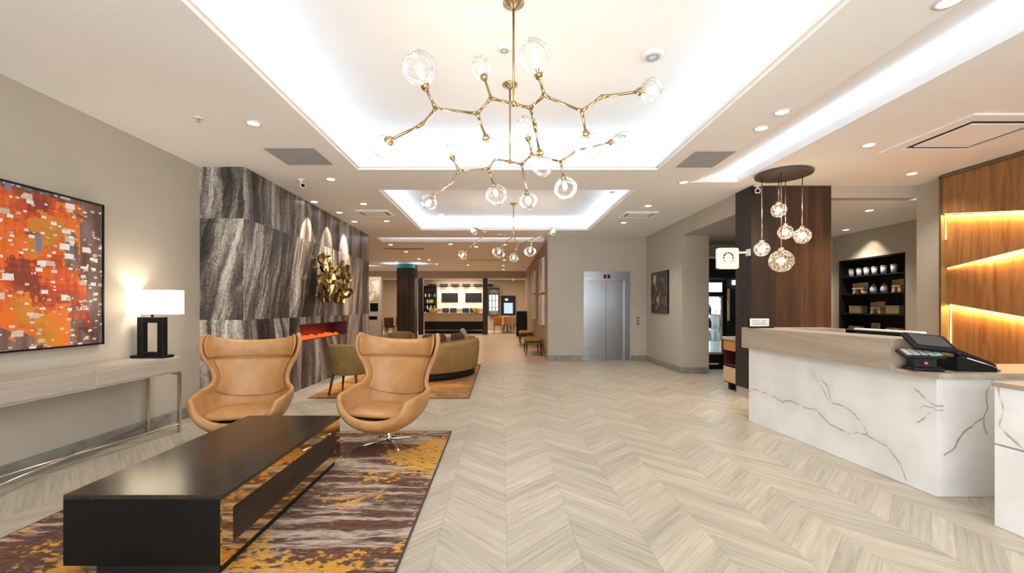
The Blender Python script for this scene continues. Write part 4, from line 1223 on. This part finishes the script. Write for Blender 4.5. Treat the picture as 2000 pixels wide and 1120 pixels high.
for i,px in enumerate((1663,1678,1692.5,1708,1726,1746)):
    t2 = thing('tumbler', 'white tumbler on the top black shelf, %s from the left' % ('first','second','third','fourth','fifth','sixth')[i], 'cup', niche(px,2.03), 0, 'tumblers on the top shelf')
    mesh('cup', MB().lathe([(.001,.0),(.042,.0),(.055,.15),(.05,.15),(.04,.01),(.001,.01)], n=18), M['ceramic'], t2)
    mesh('lid', MB().lathe([(.058,.15),(.058,.165),(.03,.185),(.001,.185)], n=18), M['grey'], t2)
def crate(px, z, label, w, h, board):
    t2 = thing('display_stand', label, 'stand', niche(px,z), 0)
    mesh('tray', MB().box(-.06,.06,-w,w,h*.42,h*.52), M['pinewood'], t2)
    if board: mesh('board', MB().box(.05,.065,-w*.9,w*.9,h*.52,h).box(-.05,.05,w*.8,w*.9,h*.52,h*.95), M['pinewood'], t2)
    for s in (-1,1): mesh('leg', MB().extr([(-.05,s*w*.6-.03,h*.42),(-.05,s*w*.6+.03,h*.42),(-.05,s*w*.8+.03,0),(-.05,s*w*.8-.03,0)], (.10,0,0), 'x'), M['pinewood'], t2)
crate(1680,1.65,'pale wood stand with sloping side on the second shelf, far left',.15,.24,True)
crate(1755,1.65,'small pale wood chair shaped stand on the second shelf, right end',.09,.26,True)
crate(1714,1.22,'pale wood easel stand with a dark board on the third shelf',.12,.25,True)
for (px,lab,m) in ((1706,'white and pink ceramic jar on the second black shelf','ceramic'),(1727,'dark patterned white vase on the second black shelf','ceramic')):
    t2 = thing('ceramic_jar', lab, 'jar', niche(px,1.65))
    mesh('body', MB().lathe([(.001,0),(.05,0),(.065,.06),(.055,.12),(.04,.14),(.001,.14)], n=18), M[m], t2)
    mesh('lid', MB().lathe([(.05,.14),(.05,.16),(.015,.175),(.015,.195),(.001,.2)], n=14), M['grey'], t2)
for (px,lab) in ((1676,'olive storage box on the left of the third black shelf'),(1750,'olive storage box on the right of the third black shelf')):
    t2 = thing('storage_box', lab, 'box', niche(px,1.22))
    mesh('box', MB().bbox(-.08,.08,-.15,.15,0,.14,.006), M['olivebox'], t2)
    mesh('lid', MB().bbox(-.085,.085,-.155,.155,.14,.165,.005), M['olivebox'], t2)
for (px,lab,m) in ((1672,'yellow snack packets in a tray on the lowest black shelf, left','snack'),(1747,'yellow snack packets in a tray on the lowest black shelf, right','snack')):
    t2 = thing('snack_tray', lab, 'tray', niche(px,.86))
    mesh('tray', MB().box(-.09,.09,-.15,.15,0,.02), M['pinewood'], t2)
    for k in range(5): mesh('packet', MB().pillow((0,-.12+.06*k,.052), .13,.055,.065), M[m], t2)
t2 = thing('picture_stand', 'small framed card leaning in the middle of the lowest black shelf', 'picture frame', niche(1711,.86))
mesh('frame', MB().box(-.012,.0,-.10,.10,0,.02).box(-.012,0,-.10,.10,.14,.16).box(-.012,0,-.10,-.08,.02,.14).box(-.012,0,.08,.10,.02,.14), M['pinewood'], t2)
mesh('card', MB().box(-.006,-.001,-.08,.08,.02,.14), M['olivebox'], t2)
spot('niche_spot', (XA-.35,8.8,2.93), 16, WARM, 80, .5, .03, (XA,8.9,2.0))

# ---------------------------------------------------------------- reception desk
D0 = Vector((2.96,5.13)); D1 = Vector((3.10,3.06))
t = thing('reception_desk', 'white veined marble reception desk with raised taupe wood counter', 'reception desk', (3.4,4.1,0))
L = Vector(t.location)
def lo(x,y): return (x-L.x, y-L.y)
fx0 = D0; fx1 = D1
# long marble front (as its own local frame equal to the world axes: shift the mesh, not the pattern)
def wmesh(name, mb, m, parent):
    o = mesh(name, mb, m, parent); o.matrix_parent_inverse = Matrix.Translation(-L); return o
wmesh('marble_front', MB().prism([(fx0.x,fx0.y),(fx1.x,fx1.y),(fx1.x+.05,fx1.y),(fx0.x+.05,fx0.y)], .002, .87), M['marblefront'], t)
wmesh('marble_return', MB().box(fx1.x+.0505,4.55,fx1.y,fx1.y+.05,.002,.85), M['marbleend'], t)
wmesh('far_end_panel', MB().box(fx0.x+.05,3.80,fx0.y-.05,fx0.y,.002,.87), M['marblefront'], t)
# raised counter band: long box and its far return
ov = .07
b0 = (D0.x-ov, D0.y+.03); b1 = (2.955, 3.26)
wmesh('raised_counter', MB().prism([(b0[0],b0[1]),(b1[0],b1[1]),(b1[0]+.32,b1[1]),(3.26,4.80),(3.85,4.80),(3.85,b0[1])], .872, 1.112), M['taupewood'], t)
wmesh('worktop', MB().prism([(2.985,3.255),(3.045,2.99),(4.6,2.99),(4.6,3.50),(3.50,3.50),(3.40,3.55),(3.3,3.50),(3.28,3.255)], .851, .89), M['taupewood'], t)
wmesh('inner_worktop', MB().box(3.36,3.85,3.56,4.79,.74,.78), M['taupewood'], t)
wmesh('inner_cabinet', MB().box(3.62,3.85,3.7,4.79,.002,.735), M['greywood'], t)
wmesh('plinth_light', MB().box(fx1.x+.12,4.5,fx1.y+.06,fx1.y+.10,.02,.05), M['greywood'], t)
# near pod
t = thing('reception_pod', 'second white marble reception counter at the right edge of the picture', 'reception desk', (3.6,1.9,0))
L = Vector(t.location)
wmesh('marble_body', MB().prism([(3.055,2.66),(3.14,1.2),(4.3,1.2),(4.3,2.66)], .002, .50).prism([(3.055,2.66),(3.14,1.2),(4.3,1.2),(4.3,2.66)], .512, .862), M['marblepod'], t)
wmesh('reveal', MB().prism([(3.065,2.65),(3.15,1.21),(4.2,1.21),(4.2,2.65)], .5005, .5115), M['grey'], t)
wmesh('top', MB().prism([(3.045,2.67),(3.13,1.19),(4.31,1.19),(4.31,2.67)], .863, .89), M['taupewood'], t)

# desk things
q = P(1480,629,5.0)
t = thing('counter_sign', 'small black framed notice standing on the far end of the raised counter', 'sign', (q.x, 4.98, 1.1125), .1)
mesh('holder', MB().bbox(-.135,.135,-.01,.01,.005,.125,.006).bbox(-.10,.16,-.04,.04,0,.012,.004), M['black'], t)
mesh('notice', MB().box(-.118,.118,-.0125,-.0105,.02,.11), M['white'], t)
mk = MB()
for (a,b,z) in ((-.09,.0,.088),(.02,.09,.088),(-.10,.08,.066),(-.09,.10,.044)): mk.box(a,b,-.0135,-.0127,z-.006,z+.006)
mesh('lettering', mk, M['grey'], t)
t = thing('flat_monitor', 'slim white edged monitor top showing behind the raised counter', 'monitor', (3.55,3.95,.781))
mesh('screen', MB().bbox(-.02,.02,-.34,.34,.06,.345,.005), M['black'], t)
mesh('bezel', MB().bbox(-.024,.024,-.345,.345,.346,.365,.004), M['white'], t)
mesh('stand', MB().box(-.015,.015,-.03,.03,.01,.08).bbox(-.09,.09,-.11,.11,0,.012,.004), M['black'], t)

t = thing('payment_terminal', 'black card payment terminal with tilted screen at the end of the raised counter', 'card terminal', (3.085,3.14,.8905), -.25)
mesh('base', MB().bbox(-.10,.10,-.06,.06,0,.03,.008), M['black'], t)
mesh('stand', MB().prism([(-.075,-.035),(.06,-.035),(.06,.05),(-.075,.05)], .03, .14), M['matblack'], t)
Mx = Matrix.Translation((0.02,-.02,.20)) @ Matrix.Rotation(.55,4,'X') @ Matrix.Rotation(.12,4,'Y')
mesh('screen_housing', MB().bbox(-.13,.14,-.085,.10,-.016,.016,.008,Mx), M['black'], t)
mesh('screen', MB().box(-.10,.11,-.055,.08,.0165,.018,Mx), M['darkgrey'], t)
Mk = Matrix.Translation((-.04,-.065,.125)) @ Matrix.Rotation(.35,4,'X')
kp = mesh('keypad', MB().bbox(-.14,.11,-.06,.06,-.01,.012,.006,Mk), M['matblack'], t)
kk = MB()
for i in range(5):
    for j in range(3): kk.box(-.12+i*.044,-.085+i*.044,-.045+j*.032,-.022+j*.032,.012,.017,Mk)
mesh('keys', kk, M['grey'], kp)
mesh('green_key', MB().box(.02,.055,-.055,-.046,.0125,.018,Mk), M['greenled'], kp)
mesh('indicator_light', MB().ball((-.02,-.064,.06), .010, n=10, m=6), M['pinkled'], t)
t = thing('desk_telephone', 'black desk telephone with silver trimmed handset on the low counter', 'telephone', (3.40,3.16,.8905), -.1)
mesh('body', MB().extr([(-.12,-.09,0),(.14,-.09,0),(.14,-.09,.025),(-.10,-.09,.11),(-.12,-.09,.10)], (0,.18,0), 'y'), M['black'], t)
mesh('handset', MB().tube([(-.10,-.06,.115),(-.085,-.06,.135),(.02,-.06,.095),(.11,-.06,.055),(.135,-.06,.032)], [.024,.022,.015,.02,.024], 10), M['matblack'], t)
mesh('silver_trim', MB().tube([(-.06,-.092,.098),(.10,-.092,.045),(.135,-.092,.028)], .005, 6), M['chrome'], t)
mesh('display', MB().box(-.09,-.03,.0,.07,.0,.003, Matrix.Translation((0,0,.105)) @ Matrix.Rotation(.36,4,'Y')), M['darkgrey'], t)
bt = MB()
for i in range(4):
    for j in range(3): bt.box(-.0+i*.03,.018+i*.03,.0+j*.026,.018+j*.026,0,.006, Matrix.Translation((0,0,.078)) @ Matrix.Rotation(.37,4,'Y'))
mesh('buttons', bt, M['grey'], t)
cord = [(.13,-.07,.01)] + [(.145+.05*k/30+.006*math.cos(k*1.9), -.08+.03*k/30+.006*math.sin(k*1.9), .008) for k in range(31)]
mesh('cord', MB().tube(cord, .003, 5), M['matblack'], t)

# ---------------------------------------------------------------- corridor end, bar, dining
t = thing('dark_column', 'dark brown square column with teal lit top in the corridor beyond the seating', 'column', (-3.92,18.0,0))
mesh('shaft', MB().box(-.36,.12,-.30,.30,0,2.98).box(.12,.36,-.24,.36,0,2.98), M['espresso'], t)
mesh('cap', MB().box(-.36,.36,-.30,.36,2.98,CEIL-.001), M['teal'], t)  # teal light on the column top, put into the cap colour
for s in (-1,1): area('column_uplight', (-3.92+s*.55,17.6,2.95), .25, .25, 3, (.6,.9,1), (PI,0,0))
for (x, lab) in ((-3.98,'black slim post left of the bar opening'),(-.77,'black slim post right of the bar opening')):
    tag(mesh('post', MB().bbox(-.12,.12,-.12,.12,0,2.799,.01), M['espresso'], loc=(x,21.45,0)), lab, 'post')
t = thing('bar_counter', 'long bar with pale wood front band and black base at the end of the corridor', 'bar', (-2.4,22.2,0))
mesh('base', MB().box(-1.55,1.55,.06,.6,0,.63), M['matblack'], t)
mesh('front_band', MB().bbox(-1.58,1.58,0,.65,.63,1.02,.01), M['barwood'], t)
mesh('top', MB().bbox(-1.62,1.62,-.06,.70,1.02,1.06,.01), M['taupewood'], t)
mesh('foot_rail', MB().tube([(-1.5,-.10,.18),(1.5,-.10,.18)], .02, 8), M['brass'], t)
for (x, lab) in ((-3.55,'yellow bowl on the left end of the bar'),(-1.25,'yellow bowl on the right end of the bar')):
    tag(mesh('bowl', MB().lathe([(.001,0),(.10,0),(.26,.24),(.24,.24),(.09,.02),(.001,.02)], n=20), M['yellow'], loc=(x,22.5,1.061)), lab, 'bowl')
for i in range(4):
    x = -3.0+i*.42
    t = thing('bar_stool', 'dark bar stool pushed to the bar, %s from the left' % ('first','second','third','fourth')[i], 'stool', (x+(.25 if i>1 else 0),23.25,0), 0, 'stools behind the bar')
    mesh('back', MB().bbox(-.18,.18,.14,.19,.80,1.32,.03), M['darkgrey'], t)
    mesh('seat', MB().pillow((0,0,.74), .40,.38,.10), M['darkgrey'], t)
    for (sx,sy) in ((1,1),(1,-1),(-1,1),(-1,-1)): mesh('leg', MB().tube([(sx*.13,sy*.13,.70),(sx*.18,sy*.18,0)], .014, 6), M['chrome'], t)
struct('wall_bar_panel', MB().box(-3.75,-.98,YFAR-.06,YFAR-.001,1.25,2.55), art_mat('pale_marble_panel', (.74,.70,.62), (.60,.55,.46), 2.5))
for (x, lab) in ((-3.0,'black television on the pale bar wall, left of the pair'),(-1.6,'black television on the pale bar wall, right of the pair')):
    t = thing('television', lab, 'television', (x,YFAR-.065,1.93))
    mesh('housing', MB().bbox(-.48,.48,-.05,0,-.27,.27,.008), M['black'], t)
    mesh('screen', MB().box(-.46,.46,-.054,-.0505,-.25,.25), M['matblack'], t)
for i in range(6):
    tag(mesh('wall_cabinet', MB().bbox(-.22,.22,-.3,.0,0,.13,.01), M['matblack'], loc=(-4.0+i*.66,YFAR-.07,2.60)), 'small black shelf block above the televisions, %s from the left' % ('first','second','third','fourth','fifth','sixth')[i], 'shelf', 'black blocks above the bar televisions')
t = thing('bottle_shelf', 'dark shelf unit full of bottles at the left of the bar wall', 'shelves', (-4.15,YFAR-.002,.9))
mesh('carcass', MB().box(-.38,.38,-.02,0,0,1.7).box(-.38,-.34,-.3,-.02,0,1.7).box(.34,.38,-.3,-.02,0,1.7).box(-.34,.34,-.3,-.02,0,.03).box(-.34,.34,-.3,-.02,1.67,1.7), M['matblack'], t)
for z in (.35,.70,1.05,1.38): mesh('shelf', MB().box(-.34,.34,-.3,-.02,z-.02,z), M['matblack'], t)
rr = random.Random(5)
for zi,z in enumerate((.03,.35,.70,1.05)):
    for k in range(6):
        o = mesh('bottle', MB().lathe([(.001,0),(.036,0),(.036,.15),(.013,.2),(.013,.26),(.001,.26)], n=10), M[rr.choice(['white','redwood','cherry','ceramic','yellow'])], loc=(-4.42+.11*k,YFAR-.17,.9+z+.001))
        tag(o, 'bottle standing on the %s level of the dark bar shelves' % ('lowest','second','third','top')[zi], 'bottle', 'bottles on the %s bar shelf' % ('lowest','second','third','top')[zi])
tag(mesh('linear_light', MB().bbox(-1.1,1.1,-.12,.12,-.05,0,.01), M['ledcool'], loc=(-2.85,22.4,2.978)), 'long white linear light above the bar', 'light')
area('bar_light', (-2.4,23.4,2.9), 3.0, .5, 90, (1,.82,.6))
area('bar_wall_wash', (-2.4,24.7,2.9), 2.6, .2, 40, (1,.86,.66), (.25,0,0))
# left dining area
t = thing('partition_pillar', 'pale partition pillar at the left end of the corridor with black niches', 'pillar', (-5.75,19.6,0))
mesh('body', MB().box(-.42,.30,0,.3,0,2.75), simple('pale_partition', (.62,.55,.46), .6), t)
mesh('art', MB().box(-.26,.22,-.02,-.001,1.66,2.62), M['art2'], t)
mesh('oven', MB().box(-.2,.16,-.02,-.001,1.18,1.55), M['black'], t)
mesh('slot', MB().box(-.34,.12,-.02,-.001,.80,.95), M['black'], t)
struct('window_1', MB().box(-5.9,-5.55,YFAR-.03,YFAR-.001,1.0,2.5), M['art2'])
struct('window_2', MB().box(-5.35,-4.75,YFAR-.03,YFAR-.001,1.0,2.6), M['art1'])
area('dining_light', (-5.6,22.5,2.9), 1.6, 1.6, 70, (1,.82,.6))
area('dining_wash', (-5.7,18.2,3.1), .8, .3, 25, (1,.88,.7), (.5,0,0))
def dining_table(loc, label, w, d, m):
    t = thing('dining_table', label, 'table', loc)
    mesh('top', MB().bbox(-w/2,w/2,-d/2,d/2,.72,.75,.008), M[m], t)
    mesh('pedestal', MB().lathe([(.25,0),(.25,.02),(.04,.05),(.035,.70),(.16,.72)], n=18), M['matblack'], t)
def dining_chair(loc, rz, label, m, proto=[None]):
    t = thing('dining_chair', label, 'chair', loc, rz, 'dining room chairs')
    mesh('seat', MB().pillow((0,0,.46), .46,.46,.12), M[m], t)
    mesh('backrest', MB().bbox(-.22,.22,.18,.24,.50,.88,.025), M[m], t)
    for (sx,sy) in ((1,1),(1,-1),(-1,1),(-1,-1)): mesh('leg', MB().tube([(sx*.17,sy*.17,.42),(sx*.2,sy*.2,0)], [.02,.014], 8), M['cherry'], t)
dining_table((-5.0,21.0,0), 'orange topped dining table left of the dark corridor column', 1.1,.8,'orangewood')
dining_chair((-5.2,20.2,0), PI, 'brown dining chair in front of the orange topped table', 'brown')
dining_chair((-4.6,20.1,0), PI*.95, 'dark brown dining chair beside the dark corridor column', 'brown')
dining_chair((-5.75,21.1,0), PI/2, 'orange dining chair at the left end of the orange topped table', 'orange')
dining_table((.35,23.2,0), 'dining table right of the bar with several chairs around it', 1.2,.9,'orangewood')
dining_chair((-.15,22.3,0), PI, 'orange dining chair right of the bar, leftmost of the front row', 'orange')
dining_chair((.35,22.2,0), PI*1.03, 'tan dining chair right of the bar, middle of the front row', 'tancushion')
dining_chair((.85,22.3,0), PI*.95, 'tan dining chair right of the bar, nearest the black cabinet', 'tancushion')
dining_chair((.3,24.2,0), 0, 'orange dining chair on the far side of the right dining table', 'orange')
t = thing('black_cabinet', 'tall black cabinet against the corridor wall near the bar', 'cabinet', (.97,20.3,0))
mesh('body', MB().bbox(-.24,.24,-.3,.3,.06,1.18,.008), M['black'], t)
for s in (-1,1): mesh('door', MB().bbox(min(s*.005,s*.23),max(s*.005,s*.23),-.315,-.3,.08,1.16,.004), M['matblack'], t)
mesh('plinth', MB().box(-.22,.22,-.28,.28,0,.06), M['matblack'], t)
t = thing('dark_doorway', 'dark framed screen with pale blue picture on the far dining room wall', 'screen', (.45,YFAR-.002,0))
mesh('frame', MB().box(-.42,.42,-.06,0,.9,2.05), M['matblack'], t)
mesh('screen', MB().box(-.26,.26,-.065,-.0605,1.0,1.62), M['screen'], t)
mesh('badge', MB().box(-.2,-.02,-.065,-.0605,1.75,1.88), M['screen'], t)
t = thing('glazed_shelf', 'shelf unit with pale blue backs right of the bar opening', 'shelves', (-.42,YFAR-.002,.9))
mesh('carcass', MB().box(-.34,-.30,-.3,0,0,1.6).box(.30,.34,-.3,0,0,1.6).box(-.30,.30,-.3,0,1.56,1.6).box(-.30,.30,-.3,0,0,.03), M['matblack'], t)
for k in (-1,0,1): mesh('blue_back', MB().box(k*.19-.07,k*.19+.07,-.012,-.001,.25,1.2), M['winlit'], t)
for z in (.45,.85,1.25): mesh('shelf', MB().box(-.30,.30,-.28,-.015,z,z+.025), M['matblack'], t)
area('right_dining_light', (.6,22.8,2.9), 1.4, 1.2, 55, (1,.82,.6))
t = thing('track_spotlight', 'white track spotlight on the ceiling above the right dining tables', 'ceiling light', (.75,21.9,2.979))
mesh('stem', MB().tube([(0,0,0),(0,0,-.12)], .012, 8), M['white'], t)
mesh('head', MB().tube([(.12,-.1,-.06),(-.14,.1,-.24)], .05, 12), M['white'], t)

# ---------------------------------------------------------------- soft room fill added as daylight from the world
W = bpy.data.worlds.new('daylight'); S.world = W; W.use_nodes = True
bg = W.node_tree.nodes['Background']; bg.inputs[0].default_value = (.90,.96,1,1); bg.inputs[1].default_value = 4.5

cam = bpy.data.cameras.new('camera'); co = bpy.data.objects.new('camera', cam); COL.objects.link(co)
co.location = (0,0,EYE); co.rotation_euler = (PI/2,0,0)
cam.sensor_width = 36; cam.sensor_fit = 'HORIZONTAL'
cam.lens = F/2000*36; cam.shift_x = (1000-VX)/2000; cam.shift_y = (VY-560)/2000
cam.clip_start = .05; cam.clip_end = 100
S.camera = co
vs = S.view_settings
vs.view_transform = 'Standard'; vs.look = 'None'; vs.gamma = 1; vs.use_curve_mapping = False
vs.exposure = 0.52
